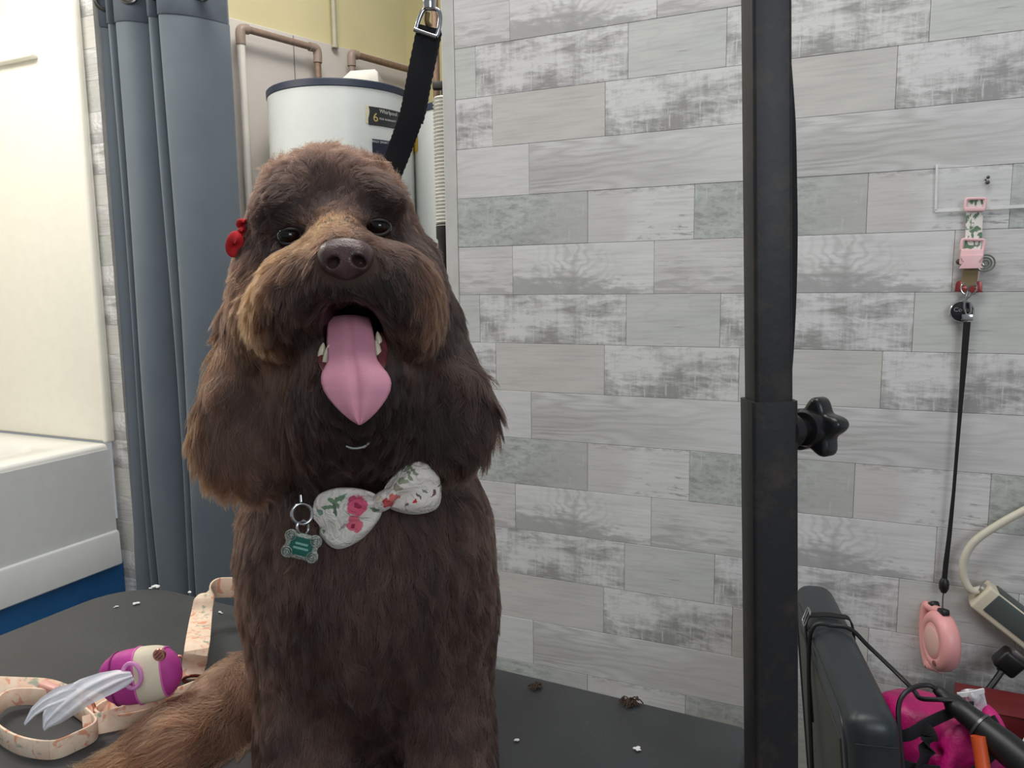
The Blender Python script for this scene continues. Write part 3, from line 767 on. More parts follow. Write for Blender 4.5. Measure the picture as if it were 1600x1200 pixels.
def rot2(deg):                                  # turn about the viewing axis (positive = clockwise in the picture)
    a = math.radians(deg); return [[math.cos(a), -math.sin(a), 0], [math.sin(a), math.cos(a), 0], [0, 0, 1]]

# ================================================================== the dog
B = Field((-0.47, -0.47, 0.48), (0.05, 0.24, 1.16), 0.0036)
def E(px, py, d, rx, ry, rz, k=0.025, op='add', rot=None): B.ell(cs(px, py, d), (rx, ry, rz), k, op, rot2(rot) if rot is not None else None)
def Cn(a, b, ra, rb, k=0.025, op='add'): B.cone(cs(*a), cs(*b), ra, rb, k, op)
# trunk, sitting up; back runs away from the camera down to the rump
E(572, 860, .735, .102, .105, .082, .04)
E(578, 960, .745, .100, .115, .085, .05)
E(585, 1075, .785, .092, .10, .080, .05)
E(600, 1040, .90, .105, .13, .15, .06)
E(600, 1050, 1.00, .11, .12, .12, .06)
Cn((548, 650, .72), (560, 830, .745), .068, .085, .05)          # neck
E(470, 850, .745, .042, .075, .06, .04); E(690, 850, .745, .042, .080, .06, .04)   # shoulders
# front legs and paws
Cn((468, 960, .725), (478, 1160, .705), .043, .040, .03); Cn((478, 1150, .705), (480, 1205, .700), .039, .036, .02)
Cn((705, 960, .730), (704, 1160, .710), .040, .037, .03); Cn((704, 1150, .710), (704, 1205, .705), .036, .035, .02)
E(478, 1216, .685, .036, .026, .045, .02); E(706, 1216, .690, .035, .026, .045, .02)
# thighs, hind paws, tail
E(372, 1130, .84, .050, .070, .095, .03); E(745, 1110, .93, .04, .065, .09, .03)
E(345, 1195, .775, .040, .035, .07, .02); E(725, 1180, .84, .03, .03, .05, .02)
Cn((350, 1135, .82), (290, 1165, .765), .040, .034, .03); Cn((290, 1165, .765), (215, 1200, .735), .034, .022, .02)
# skull
E(521, 376, .675, .0665, .060, .078, .03)
E(526, 440, .685, .071, .070, .070, .04)
E(520, 308, .67, .046, .026, .056, .03)                        # topknot
E(452, 322, .622, .026, .015, .022, .018, rot=-16); E(582, 308, .622, .026, .015, .022, .018, rot=12)   # brows
E(418, 490, .655, .026, .048, .045, .03); E(655, 480, .655, .024, .048, .045, .03)      # cheeks
# muzzle: bridge, two moustache lobes, upper lip
Cn((531, 372, .60), (540, 400, .552), .024, .019, .02)
E(482, 452, .585, .034, .034, .036, .022, rot=24); E(612, 446, .585, .031, .033, .036, .022, rot=-20)
E(440, 492, .605, .024, .030, .030, .02, rot=14); E(645, 482, .602, .019, .031, .030, .02, rot=-10)
E(543, 436, .562, .030, .022, .026, .016)
# lower jaw and throat
E(552, 560, .61, .036, .040, .042, .02); E(553, 610, .615, .038, .034, .035, .025)
E(550, 650, .655, .058, .046, .046, .04)
E(470, 620, .685, .035, .055, .045, .04); E(635, 610, .685, .030, .055, .045, .04)
# eye sockets
E(453, 369, .588, .0125, .0085, .018, .008, 'cut', -8); E(592, 355, .588, .0125, .0085, .018, .008, 'cut', -6)
# nose seat, open mouth
E(549, 522, .575, .0225, .028, .050, .010, 'cut'); E(549, 548, .560, .019, .020, .030, .008, 'cut')
# ears: hanging flaps that widen downwards
Cn((402, 400, .685), (388, 500, .680), .016, .020, .012); Cn((388, 500, .680), (374, 610, .655), .020, .026, .012)
E(370, 665, .645, .033, .040, .020, .012, rot=6); E(385, 705, .645, .030, .030, .019, .012)
Cn((655, 400, .690), (680, 490, .685), .015, .018, .012); Cn((680, 490, .685), (706, 600, .660), .018, .025, .012)
E(718, 640, .650, .028, .036, .020, .012, rot=-12); E(706, 675, .650, .027, .029, .019, .012)
# stand on the table
X = np.meshgrid(*B.ax, indexing='ij')
wz = CAM[2] + X[0] * RGT[2] + X[1] * UPV[2] + X[2] * FWD[2]
B.d = np.maximum(B.d, (TABLE_Z + 0.0015 - wz).astype(np.float32)); del X, wz
V, F = B.mesh(); V = smooth_verts(V, F, 3)
fc = V[F].mean(1)
def inside(p, c, r): return (((p - c) / r) ** 2).sum(-1) < 1
mouth = (inside(fc, cs(549, 522, .575), np.array([.0240, .0300, .056])) | inside(fc, cs(549, 548, .560), np.array([.0205, .0215, .034])))
skin = NT('dog_skin')
skin.color(skin.mix(skin.ramp(skin.noise(skin.map(), 60, 5), [(0.35, 0.0), (0.65, 1.0)]), lin((52, 36, 29)), lin((70, 48, 37)))); skin.set(Roughness=0.8)
maw = mat('mouth_lining', (52, 20, 24), 0.35, var=0.4, scale=60)
dogbase = np.append(Tb(590, 1190)[:2], TABLE_Z)
dog = empty('dog', dogbase, 'chocolate brown curly eared dog sitting on the grooming table with tongue out', 'dog')
body = mesh_obj('body', V, F, [skin.m, maw], dog, mi=mouth.astype(int))

# eyes
eye = NT('eye'); sep = eye.t.nodes.new('ShaderNodeVectorMath'); sep.operation = 'LENGTH'
def make_eye(px, py, d, look):
    c = to_world(cs(px, py, d)); r = 0.0118
    n = NT('eye_brown'); g = n.t.nodes.new('ShaderNodeVectorMath'); g.operation = 'DOT_PRODUCT'
    nn = n.t.nodes.new('ShaderNodeVectorMath'); nn.operation = 'NORMALIZE'
    n.link(n.map((1, 1, 1), tuple(-(c - dogbase))), nn.inputs[0]); n.link(nn.outputs[0], g.inputs[0]); g.inputs[1].default_value = tuple(look)
    n.color(n.ramp(g.outputs['Value'], [(0.55, lin((30, 22, 20))), (0.66, lin((20, 11, 8))), (0.84, lin((36, 19, 11))), (0.89, lin((5, 4, 4)))]))
    n.set(Roughness=0.04); n.b.inputs['Specular IOR Level'].default_value = 0.45
    return MB().ball(c, (r * .87, r * .70, r * .95), CB, 32, 24).obj('eye', n.m, dog)
look = nrm(-FWD * 1.0 + UPV * 0.12)
rimm = mat('eyelid_skin', (24, 16, 15), 0.7)
for px, py, tilt in ((453, 370, -8), (592, 356, -4)):
    make_eye(px, py, .6030, look)
    ring = []
    for q in np.linspace(0, 2 * math.pi, 29)[:-1]:
        a, b = math.cos(q), math.sin(q); t = math.radians(tilt)
        x, y = 17 * a, (11.5 if b > 0 else 12.0) * b
        ring.append(to_world(cs(px + x * math.cos(t) - y * math.sin(t), py + x * math.sin(t) + y * math.cos(t), .5925 + .006 * abs(a) ** 2)))
    MB().tube(ring, 0.0012, 8, True).obj('eyelid', rimm, dog)

# nose
N = Field(cs(540, 405, .53) - .032, cs(540, 405, .53) + .034, 0.0009, 0.012)
N.ell(cs(540, 396, .538), (.0185, .0105, .014), .006); N.ell(cs(519, 405, .535), (.0085, .0095, .011), .006); N.ell(cs(562, 404, .535), (.0085, .0095, .011), .006)
N.ell(cs(541, 414, .535), (.0125, .0095, .011), .006); N.ell(cs(541, 428, .541), (.008, .006, .008), .005)
N.ell(cs(521, 410, .526), (.0048, .0036, .010), .002, 'cut', rot2(-28)); N.ell(cs(561, 408, .526), (.0048, .0036, .010), .002, 'cut', rot2(28))
N.cone(cs(541, 414, .5225), cs(541, 440, .530), .0009, .0010, .002, 'cut')
nv, nf = N.mesh(); nv = smooth_verts(nv, nf, 2)
nm = NT('nose_leather'); vo = nm.vor(nm.map(), 900)
nm.color(nm.mix(nm.ramp(nm.noise(nm.map(), 90, 4), [(0.35, 0.0), (0.65, 1.0)]), lin((62, 42, 42)), lin((84, 60, 60)))); nm.set(Roughness=0.33)
nm.bump(vo.outputs['Distance'], 0.35, 0.0006)
mesh_obj('nose', nv, nf, nm.m, dog)

# tongue
ROW = [(492, 33, .590, 0), (510, 36, .578, 0), (530, 38, .566, 0), (546, 37.5, .557, .2), (558, 39, .551, .4), (568, 45, .547, .6), (578, 51, .545, .8), (588, 54, .5435, 1), (598, 55, .543, 1),
       (610, 52.5, .543, 1), (622, 46, .5435, 1), (634, 37, .544, 1), (645, 27, .545, 1), (654, 17, .546, 1), (660, 9, .5465, 1), (664, 2, .547, 1)]
ROW = [tuple(x) for x in np.array([np.interp(np.linspace(0, 15, 46), range(16), c) for c in zip(*ROW)]).T]
def tongue_side(back):
    G = []
    for (y, hw, d, o) in ROW:
        cx = np.interp(y, [492, 550, 600, 664], [545, 550, 557, 562]); row = []
        for i in range(25):
            f = i / 12 - 1
            edge = math.sqrt(max(0, 1 - f ** 4))
            z = d + 0.0045 * f * f + 0.0022 * math.exp(-(f / 0.10) ** 2) - 0.0008 * math.exp(-((abs(f) - .35) / .22) ** 2)
            yy = y + 5 * f * f * np.interp(y, [480, 570, 600, 650], [1, 1, 0, 0])
            if back: z += 0.0055 * edge
            row.append(to_world(cs(cx + f * hw, yy, z)))
        G.append(row)
    return G
tg = NT('tongue_skin')
tb_ = tg.noise(tg.map(), 700, 3)
tg.color(tg.mix(tg.ramp(tg.noise(tg.map(), 45, 4), [(0.35, 0.0), (0.65, 1.0)]), lin((218, 150, 168)), lin((206, 140, 160)))); tg.set(Roughness=0.55)
tg.b.inputs['Subsurface Weight'].default_value = 0.15; tg.b.inputs['Subsurface Radius'].default_value = (0.006, 0.002, 0.002)
tg.bump(tb_, 0.25, 0.0005)
m = MB(); a, b = tongue_side(False), tongue_side(True)
full = [ra + rb[::-1] for ra, rb in zip(a, b)]
m.grid(full, close_u=True); m.f.append(tuple(range(len(full[0])))); m.mi.append(0)
m.obj('tongue', tg.m, dog, angle=180)
# gums and lower teeth
gum = mat('gum_pink', (120, 62, 66), 0.35, var=0.3, scale=90); tooth = mat('tooth_ivory', (214, 204, 178), 0.3, var=0.1)
for pts in (((500, 530, .592), (503, 556, .578), (512, 578, .564), (530, 592, .556)), ((597, 526, .592), (597, 552, .578), (592, 574, .564), (575, 588, .556))):
    MB().tube(spline([to_world(cs(*p)) for p in pts], 6), 0.0042, 10).obj('gum', gum, dog)
for (x, y, d, r, h) in ((499, 538, .583, .0028, .008), (503, 552, .575, .0030, .008), (511, 560, .567, .0032, .0105), (592, 534, .583, .0028, .008), (590, 549, .574, .0030, .0085)):
    c = to_world(cs(x, y, d)); MB().lathe([(r, -0.003), (r, 0.0), (r * .85, h * .45), (r * .4, h * .85), (0.0002, h)], c, nrm(UPV + 0.15 * RGT * (1 if x < 550 else -1)), 12).obj('tooth', tooth, dog)

# ================================================================== coat
# guides: px, py, depth | comb in the picture (right, down, away) | length mm | lift | tan share, warm backlight on crown and left flank included
GD = """
505 248 .665  0 -1 .2  22 .8 .42
440 275 .665  -.4 -.9 .2  20 .75 .30
590 268 .665  .5 -.85 .2  18 .75 .30
400 310 .67  -.8 -.2 .2  14 .5 .38
640 320 .67  .8 .1 .2  12 .5 .10
520 290 .615  0 -1 0  15 .6 .06
480 330 .600  -.25 -.9 0  8 .3 .02
560 325 .600  .25 -.9 0  8 .3 .02
522 346 .598  0 -1 0  6 .25 .12
495 340 .60  -.2 -1 0  6 .25 .02
545 334 .60  .2 -1 0  6 .25 .02
522 322 .605  0 -1 0  8 .35 .0
445 312 .605  -.75 .2 0  10 .35 .03
590 298 .605  .75 .2 0  10 .35 .03
415 345 .63  -.7 .6 0  9 .3 .06
640 345 .63  .6 .7 0  9 .3 .04
432 385 .605  -.6 .7 0  9 .22 .04
485 372 .595  -.5 .5 0  6 .2 .35
565 362 .592  .4 .5 0  6 .2 .25
612 375 .60  .5 .8 0  9 .22 .08
527 370 .575  -.25 -.6 .5  6 .22 1.0
545 366 .578  .1 -.6 .5  6 .22 .85
500 392 .57  -.8 .45 .2  9 .25 .85
570 378 .57  .7 .5 .2  8 .25 .35
470 412 .575  -.75 .65 .1  16 .28 .85
440 440 .585  -.5 .9 0  22 .3 .92
415 480 .60  -.15 1 0  22 .3 .75
425 525 .61  .05 1 0  15 .3 .60
470 450 .56  -.45 .9 0  20 .25 .08
500 430 .555  -.5 .85 0  13 .2 .04
480 510 .575  -.1 1 0  20 .25 .05
520 455 .548  -.25 .95 0  9 .2 .02
562 452 .548  .25 .95 0  9 .2 .02
590 425 .56  .6 .8 0  13 .22 .05
610 460 .565  .4 .95 0  18 .25 .04
648 440 .585  .4 .9 0  18 .28 .42
662 490 .60  .05 1 0  20 .28 .60
640 525 .60  -.1 1 0  18 .25 .25
385 420 .66  -.3 .95 0  13 .3 .20
390 520 .65  -.1 1 0  17 .3 .25
410 580 .66  0 1 0  17 .3 .15
682 420 .665  .35 .95 0  12 .3 .03
690 500 .66  .2 1 0  14 .3 .03
550 610 .58  0 1 0  9 .25 .02
510 600 .60  -.2 1 0  11 .25 .02
600 600 .60  .2 1 0  11 .25 .02
550 670 .63  0 1 0  14 .3 .06
440 640 .66  0 1 0  18 .3 .08
640 640 .66  .1 1 0  16 .3 .04
520 740 .68  -.1 1 0  16 .3 .05
600 740 .68  .1 1 0  16 .3 .04
372 450 .665  -.3 1 0  28 .2 .30
345 540 .655  -.3 1 0  38 .2 .60
318 640 .65  -.25 1 0  42 .2 .74
315 710 .65  .05 1 0  40 .2 .66
360 650 .635  -.1 1 0  42 .15 .22
370 740 .64  .15 1 0  34 .2 .40
420 640 .65  0 1 0  36 .15 .06
430 720 .65  .1 1 0  34 .15 .10
690 470 .665  .25 1 0  28 .2 .04
720 540 .655  .35 1 0  36 .2 .06
755 610 .65  .35 1 0  38 .2 .12
765 680 .65  -.1 1 0  34 .2 .14
710 620 .635  .2 1 0  38 .15 .05
700 710 .64  -.15 1 0  32 .2 .10
665 640 .65  -.05 1 0  34 .15 .04
450 840 .69  -.15 1 0  22 .42 .12
370 860 .74  -.2 1 .2  15 .35 .35
365 960 .75  -.1 1 .2  15 .35 .35
560 860 .66  0 1 0  22 .42 .05
680 840 .68  .15 1 0  22 .42 .05
770 880 .74  .15 1 .2  14 .35 .05
500 960 .66  -.1 1 0  22 .42 .05
620 960 .66  .1 1 0  22 .42 .05
760 1000 .74  .05 1 .2  13 .35 .06
560 1060 .68  0 1 0  22 .42 .04
420 1080 .70  -.05 1 0  15 .3 .15
480 1150 .66  0 1 0  15 .3 .10
700 1150 .67  0 1 0  15 .3 .06
590 1150 .70  0 1 0  13 .3 .02
370 1080 .80  -.25 1 0  32 .3 .40
350 1150 .78  -.6 .9 0  42 .3 .35
270 1160 .74  -1 .55 -.1  55 .35 .58
180 1195 .72  -1 .40 -.1  60 .3 .62
600 1000 1.0  0 .8 .5  16 .3 .10
790 1100 .9  .2 1 0  16 .3 .06
"""
GD = np.array([[float(x) for x in l.split()] for l in GD.strip().splitlines()])
gp = np.array([cs(*g[:3]) for g in GD]); gd = np.stack([GD[:, 3], -GD[:, 4], GD[:, 5]], 1); gd /= np.linalg.norm(gd, axis=1)[:, None]
gl = GD[:, 6] / 1000; glift = GD[:, 7]; gtan = GD[:, 8]
def sample(V, F, dens, n):
    tri = np.concatenate([F[:, [0, 1, 2]], F[:, [0, 2, 3]]]); a, b, c = V[tri[:, 0]], V[tri[:, 1]], V[tri[:, 2]]
    nr = np.cross(b - a, c - a); ar = np.linalg.norm(nr, axis=1) / 2; nr /= (2 * ar[:, None] + 1e-12)
    w = ar * dens((a + b + c) / 3, nr); w /= w.sum()
    t = RNG.choice(len(tri), n, p=w); r1, r2 = np.sqrt(RNG.random(n)), RNG.random(n)
    p = a[t] * (1 - r1)[:, None] + b[t] * (r1 * (1 - r2))[:, None] + c[t] * (r1 * r2)[:, None]
    return p, nr[t]
vn = np.zeros_like(V); tri = F[:, :3]; q = np.cross(V[F[:, 2]] - V[F[:, 0]], V[F[:, 3]] - V[F[:, 1]])
for k in range(4):
    for i in range(3): vn[:, i] += np.bincount(F[:, k], q[:, i], len(V))
nside = np.sign((vn * (V - V.mean(0))).sum())             # outwards
eyes_c = [cs(453, 370, .592), cs(592, 356, .592)]
nose_c = cs(540, 406, .535)
def bare(p):
    o = np.zeros(len(p), bool)
    for c in eyes_c: o |= inside(p, c, np.array([.0086, .0058, .03]))
    o |= inside(p, nose_c, np.array([.022, .0165, .03]))
    o |= inside(p, cs(549, 524, .575), np.array([.0235, .0285, .060])); o |= inside(p, cs(549, 550, .555), np.array([.020, .022, .036]))
    return o
def dens(p, n):
    n = n * nside
    vdir = -p / np.linalg.norm(p, axis=1)[:, None]; face = (n * vdir).sum(1)
    w = np.where(face > -0.35, 1.0, 0.12)
    sy = p[:, 1] / p[:, 2] * -FPX + 600
    w *= np.where(sy < 800, 1.7, 1.0); w *= np.where(p[:, 2] > .86, .35, 1.0)
    w[bare(p)] = 0; return w
def guide(p, n, power=2.0):
    out_d = np.zeros((len(p), 3)); L = np.zeros(len(p)); li = np.zeros(len(p)); ta = np.zeros(len(p)); W = np.zeros(len(p))
    for i in range(len(gp)):
        w = 1.0 / (((p - gp[i]) ** 2).sum(1) + 0.00012) ** power
        out_d += w[:, None] * gd[i]; L += w * gl[i]; li += w * glift[i]; ta += w * gtan[i]; W += w
    out_d /= W[:, None]; return out_d, L / W, li / W, ta / W
def grow(p, n, L, d, li, steps, wave, seed):
    r = np.random.default_rng(seed)
    t = d - n * (d * n).sum(1)[:, None]; t /= np.linalg.norm(t, axis=1)[:, None] + 1e-9
    sidev = np.cross(t, n); pts = [p]; cur = p.copy(); ph = r.random(len(p)) * 6.28
    for j in range(1, steps):
        s = j / (steps - 1)
        dr = t * (1 - 0.35 * li[:, None]) + n * (li * (1 - 0.9 * s) * 1.1)[:, None] + d * (0.55 * s)
        dr[:, 1] -= 0.25 * s * (L > 0.02)                                # weight of long hair
        dr += sidev * (wave * np.sin(ph + 5.5 * s))[:, None]
        dr /= np.linalg.norm(dr, axis=1)[:, None]; cur = cur + dr * (L / (steps - 1))[:, None]; pts.append(cur)
    return np.stack(pts, 1)
STEPS = 7
NH, NC = 190000, 6500
hp, hn = sample(V, F, dens, NH); hn = hn * nside
cp, cn = sample(V, F, dens, NC); cn = cn * nside
def lowfreq(p, sc, seed):
    r = np.random.default_rng(seed); o = np.zeros(len(p))
    for k in range(6): o += np.sin(p @ (r.normal(size=3) * sc) + r.random() * 6.28)
    return o / 6
def field(p, n, jit, seed):
    r = np.random.default_rng(seed); d, L, li, ta = guide(p, n)
    d = d + np.stack([lowfreq(p, 90, 5), lowfreq(p, 90, 6), lowfreq(p, 90, 8)], 1) * 0.45 + r.normal(size=p.shape) * jit
    d /= np.linalg.norm(d, axis=1)[:, None]; return d, L * r.uniform(0.7, 1.15, len(p)), li, ta
cdv, cL, cli, cta = field(cp, cn, 0.22, 21)
cpts = grow(cp, cn, cL, cdv, cli, STEPS, np.where(cL > .024, 1.05, .40), 3)
hd, hL, hli, hta = field(hp, hn, 0.20, 22)
hpts = grow(hp, hn, hL, hd, hli, STEPS, np.where(hL > .024, .45, .22), 4)
kd = kdtree.KDTree(NC)
keepc = (cL <= .024) | (RNG.random(NC) < .38)
for i, c in enumerate(cp):
    if keepc[i]: kd.insert(c, i)
kd.balance()
near = np.array([kd.find(c)[1] for c in hp])
s = np.linspace(0, 1, STEPS) ** 1.3
off = cpts[near] - cpts[near][:, :1]                                     # the clump's own course from this root
target = hp[:, None, :] * (1 - 0.75 * s[None, :, None]) + cp[near][:, None, :] * (0.75 * s[None, :, None]) + off * (hL / cL[near])[:, None, None]
amt = (0.85 * s)[None, :, None] * np.where(hL > .024, 1.25, 1.0)[:, None, None] * RNG.uniform(0.5, 1.2, NH)[:, None, None]
hpts = hpts * (1 - np.clip(amt, 0, 1)) + target * np.clip(amt, 0, 1)
# keep hair out of the open mouth and above the table
sy0 = -hp[:, 1] / hp[:, 2] * FPX + 600
tone = np.clip(hta + 0.16 * lowfreq(hp, 60, 9) * (hta > .08) + RNG.normal(size=NH) * 0.10 * (0.3 + hta), 0, 1)
dk, md, tn = np.array(lin((43, 30, 27))[:3]), np.array(lin((84, 53, 36))[:3]), np.array(lin((164, 108, 64))[:3])
colr = np.where(tone[:, None] < .5, dk + (md - dk) * (tone[:, None] * 2), md + (tn - md) * (tone[:, None] * 2 - 1))
colr = colr * RNG.uniform(0.7, 1.3, NH)[:, None] * RNG.uniform(0.55, 1.6, NC)[near][:, None] * (1 + 0.55 * lowfreq(hp * [1, .45, 1], 150, 31) + 0.25 * (sy0 > 760) * (hta < .2))[:, None].clip(.4, 2)
eyed = np.min([np.sqrt((((hp - c) / np.array([1.3, 1, 1.5])) ** 2).sum(1)) for c in eyes_c], 0)
colr = colr * (1 - 0.5 * np.exp(-(eyed / .016) ** 2))[:, None]                       # dark rims of the eyes
colr = colr * np.where((sy0 < 780) & (hta < .12), .55, 1.0)[:, None] * np.where((sy0 < 780) & (hta >= .12), .88, 1.0)[:, None]   # head hair darker than the chest: the face's shade put into the tint
colr = colr * np.where(sy0 > 800, 1.12, 1.0)[:, None]
hairm = bpy.data.materials.new('dog_hair'); hairm.use_nodes = True; t_ = hairm.node_tree
t_.nodes.remove(t_.nodes['Principled BSDF'])
hb = t_.nodes.new('ShaderNodeBsdfHairPrincipled'); hb.parametrization = 'COLOR'
hb.inputs['Roughness'].default_value = 0.38; hb.inputs['Radial Roughness'].default_value = 0.5; hb.inputs['Random Roughness'].default_value = 0.2
at = t_.nodes.new('ShaderNodeAttribute'); at.attribute_name = 'tint'
t_.links.new(at.outputs['Color'], hb.inputs['Color']); t_.links.new(hb.outputs[0], t_.nodes['Material Output'].inputs[0])
sx, sy = hp[:, 0] / hp[:, 2] * FPX + 800, -hp[:, 1] / hp[:, 2] * FPX + 600
earL = (sx < 392 + (sy - 400) * 0.17) & (sy > 395) & (sy < 800) & (hp[:, 2] < .73) & (hL > .022)
earR = (sx > 668) & (sy > 410) & (sy < 760) & (hp[:, 2] < .73) & (hL > .022)
mous = (sy > 395) & (sy < 560) & (hp[:, 2] < .632) & ~earL & ~earR
tail = (sx < 345) & (sy > 1080)
part = np.where(earL, 1, np.where(earR, 2, np.where(mous, 3, np.where(tail, 4, 0))))
for k, (nm_, lb) in enumerate((('fur', None), ('ear_fur', 'long tan tipped wavy ear hair'), ('ear_fur', 'long dark wavy ear hair'), ('moustache_fur', 'tan edged moustache hair'), ('tail_fur', 'feathery tan tail hair'))):
    sel = np.where(part == k)[0]; n_ = len(sel)
    if not n_: continue
    hc = bpy.data.hair_curves.new(nm_); hc.add_curves([STEPS] * n_)
    w = (to_world(hpts[sel].reshape(-1, 3)) - dogbase); 
    wz = w[:, 2]; wz[wz < 0.0015] = 0.0015
    hc.attributes['position'].data.foreach_set('vector', w.astype(np.float32).ravel())
    rad = hc.attributes.new('radius', 'FLOAT', 'POINT') if 'radius' not in hc.attributes else hc.attributes['radius']
    base_r = np.where(hL[sel] > .024, .00024, .00021)
    rr = base_r[:, None] * np.linspace(1.0, 0.25, STEPS)[None, :]
    rad.data.foreach_set('value', rr.astype(np.float32).ravel())
    ta_ = hc.attributes.new('tint', 'FLOAT_COLOR', 'CURVE')
    ta_.data.foreach_set('color', np.concatenate([colr[sel], np.ones((n_, 1))], 1).astype(np.float32).ravel())
    hc.materials.append(hairm)
    o = bpy.data.objects.new(nm_, hc); COL.objects.link(o); o.parent = dog; o['kind'] = 'stuff'
    if lb: o['label'] = lb
# ================================================================== collar with bow, ring and bone tag
floral = NT('floral_cloth')
mp = floral.map()
CD = .636
COLP = to_world(cs(560, 800, .66))
c = floral.mix(floral.ramp(floral.noise(mp, 30, 3), [(0.35, 0.0), (0.65, 1.0)]), lin((226, 221, 210)), lin((216, 208, 200)))
wob = floral.t.nodes.new('ShaderNodeTexNoise'); floral.link(mp, wob.inputs['Vector']); wob.inputs['Scale'].default_value = 160
wv_ = floral.t.nodes.new('ShaderNodeVectorMath'); wv_.operation = 'MULTIPLY_ADD'
floral.link(wob.outputs['Color'], wv_.inputs[0]); wv_.inputs[1].default_value = (.008, .008, .008); floral.link(mp, wv_.inputs[2])
def spot(c, px, py, rx, ry, deg, rgb):
    q = to_world(cs(px, py, CD - .008)) - COLP + .004; a = math.radians(deg); k_ = CD / FPX
    ax_ = RGT * math.cos(a) - UPV * math.sin(a); ay_ = UPV * math.cos(a) + RGT * math.sin(a); out = []
    for v_, r_ in ((ax_, rx), (ay_, ry)):
        d_ = floral.t.nodes.new('ShaderNodeVectorMath'); d_.operation = 'DOT_PRODUCT'; floral.link(wv_.outputs[0], d_.inputs[0]); d_.inputs[1].default_value = tuple(v_)
        e_ = floral.math('MULTIPLY', floral.math('SUBTRACT', d_.outputs['Value'], float(q @ v_)), 1 / (r_ * k_)); out.append(floral.math('MULTIPLY', e_, e_))
    f_ = floral.ramp(floral.math('ADD', out[0], out[1]), [(0.75, 1.0), (1.0, 0.0)]); return floral.mix(f_, c, lin(rgb))
LEAFG, LEAFD, ROSE, ROSED = (112, 138, 108), (90, 116, 96), (214, 88, 118), (158, 40, 76)
for q in ((520, 783, 13, 3.5, 30, LEAFG), (531, 779, 13, 3.5, -30, LEAFG), (515, 793, 12, 3.2, 5, LEAFG), (525, 795, 11, 3, 70, LEAFD), (500, 800, 6, 4, 0, (120, 150, 140)), (505, 830, 5, 3, 40, LEAFG),
          (561, 788, 16, 17, 0, ROSE), (563, 789, 6, 5, 0, ROSED), (556, 818, 12, 15, 20, (218, 104, 124)), (553, 822, 4, 4, 0, ROSED), (538, 822, 9, 2, -30, (170, 150, 160)),
          (588, 795, 9, 4, 20, LEAFG), (608, 784, 9, 8, 0, (196, 84, 84)), (616, 776, 7, 5, 0, (206, 112, 104)), (594, 778, 6, 5, 0, (226, 206, 186)),
          (635, 733, 11, 3.5, -50, (138, 146, 122)), (645, 737, 11, 3.5, 20, (130, 140, 118)), (630, 752, 10, 5, 0, (150, 156, 132)), (640, 745, 8, 3, 60, (138, 146, 122)), (620, 762, 9, 5, 30, (160, 158, 136)),
          (648, 782, 3.2, 3.6, 0, (190, 44, 60)), (655, 775, 2, 6, -30, (96, 90, 88)), (675, 772, 2.5, 6, 30, (110, 80, 84)), (662, 768, 5, 2, 30, (120, 128, 112)), (685, 760, 2, 5, 30, (96, 84, 86)), (636, 788, 5, 2, 10, (110, 112, 104))):
    c = spot(c, *q)
floral.color(c); floral.set(Roughness=0.8); floral.bump(floral.noise(floral.map((1, 1, 1)), 75, 3, .5, 1.5), 0.7, 0.006)
col = empty('dog_collar', COLP, 'floral bow tie collar with ring and green bone tag on the dog', 'dog collar')
band = [to_world(cs(x, y, d)) for x, y, d in ((470, 775, .685), (520, 790, .664), (575, 788, .656), (640, 765, .662), (690, 735, .690), (700, 715, .75), (660, 700, .82), (560, 705, .84), (460, 730, .81), (430, 760, .74))]
MB().ribbon(spline(band, 6, True) + [spline(band, 6, True)[0]], UPV, 0.018, 0.003).obj('band', floral.m, col)
def bow_half(c0, tip, halfw0, halfw1, depth, seed, puff=.010):
    """a gathered loop: pinched at c0, opening to tip, folded back on itself"""
    r = np.random.default_rng(seed); a = np.array(c0, float); b = np.array(tip, float); ax = b - a; nx = np.array([-ax[1], ax[0]]) / np.linalg.norm(ax)
    G = []
    n, mm = 22, 40
    for i in range(n):
        f = i / (n - 1); w = (halfw0 + (halfw1 - halfw0) * math.sin(min(f * 1.5, 1) * math.pi / 2) ** 0.8) * math.sqrt(max(0.02, 1 - max(0, (f - .70) / .31) ** 2.6))
        pf = puff * math.sin(math.pi * min(max(f, 0.04), .985) ** 0.8) ** 0.6 + 0.0030
        row = []
        for j in range(mm):
            t = 2 * math.pi * j / mm
            crease = 0.0036 * (1 - f * .6) * math.sin(5 * t + seed) + 0.0010 * math.sin(9 * t + 2.0 * f * 6) * (1 - f)
            x = math.cos(t); y = math.sin(t)
            q = a + ax * (f + 0.025 * math.sin(2 * t + seed) * f) + nx * w * x
            row.append(to_world(cs(q[0], q[1], depth - (pf + crease) * y)))
        G.append(row)
    m = MB().grid(G, close_u=True); k = (n - 1) * mm
    m.f.append(tuple(range(k, k + mm))); m.mi.append(0); m.f.append(tuple(range(mm))); m.mi.append(0)
    return m
bow_half((592, 786), (497, 822), 15, 47, CD, 1, .012).obj('bow_loop', floral.m, col, angle=180)
bow_half((604, 780), (686, 752), 15, 41, CD + .006, 4, .012).obj('bow_loop', floral.m, col, angle=180)
kn = [to_world(cs(598 + 19 * math.cos(t) * (1 + .08 * math.sin(3 * t)), 781 + 20 * math.sin(t), CD - .003)) for t in np.linspace(0, 2 * math.pi, 17)[:-1]]
G = []
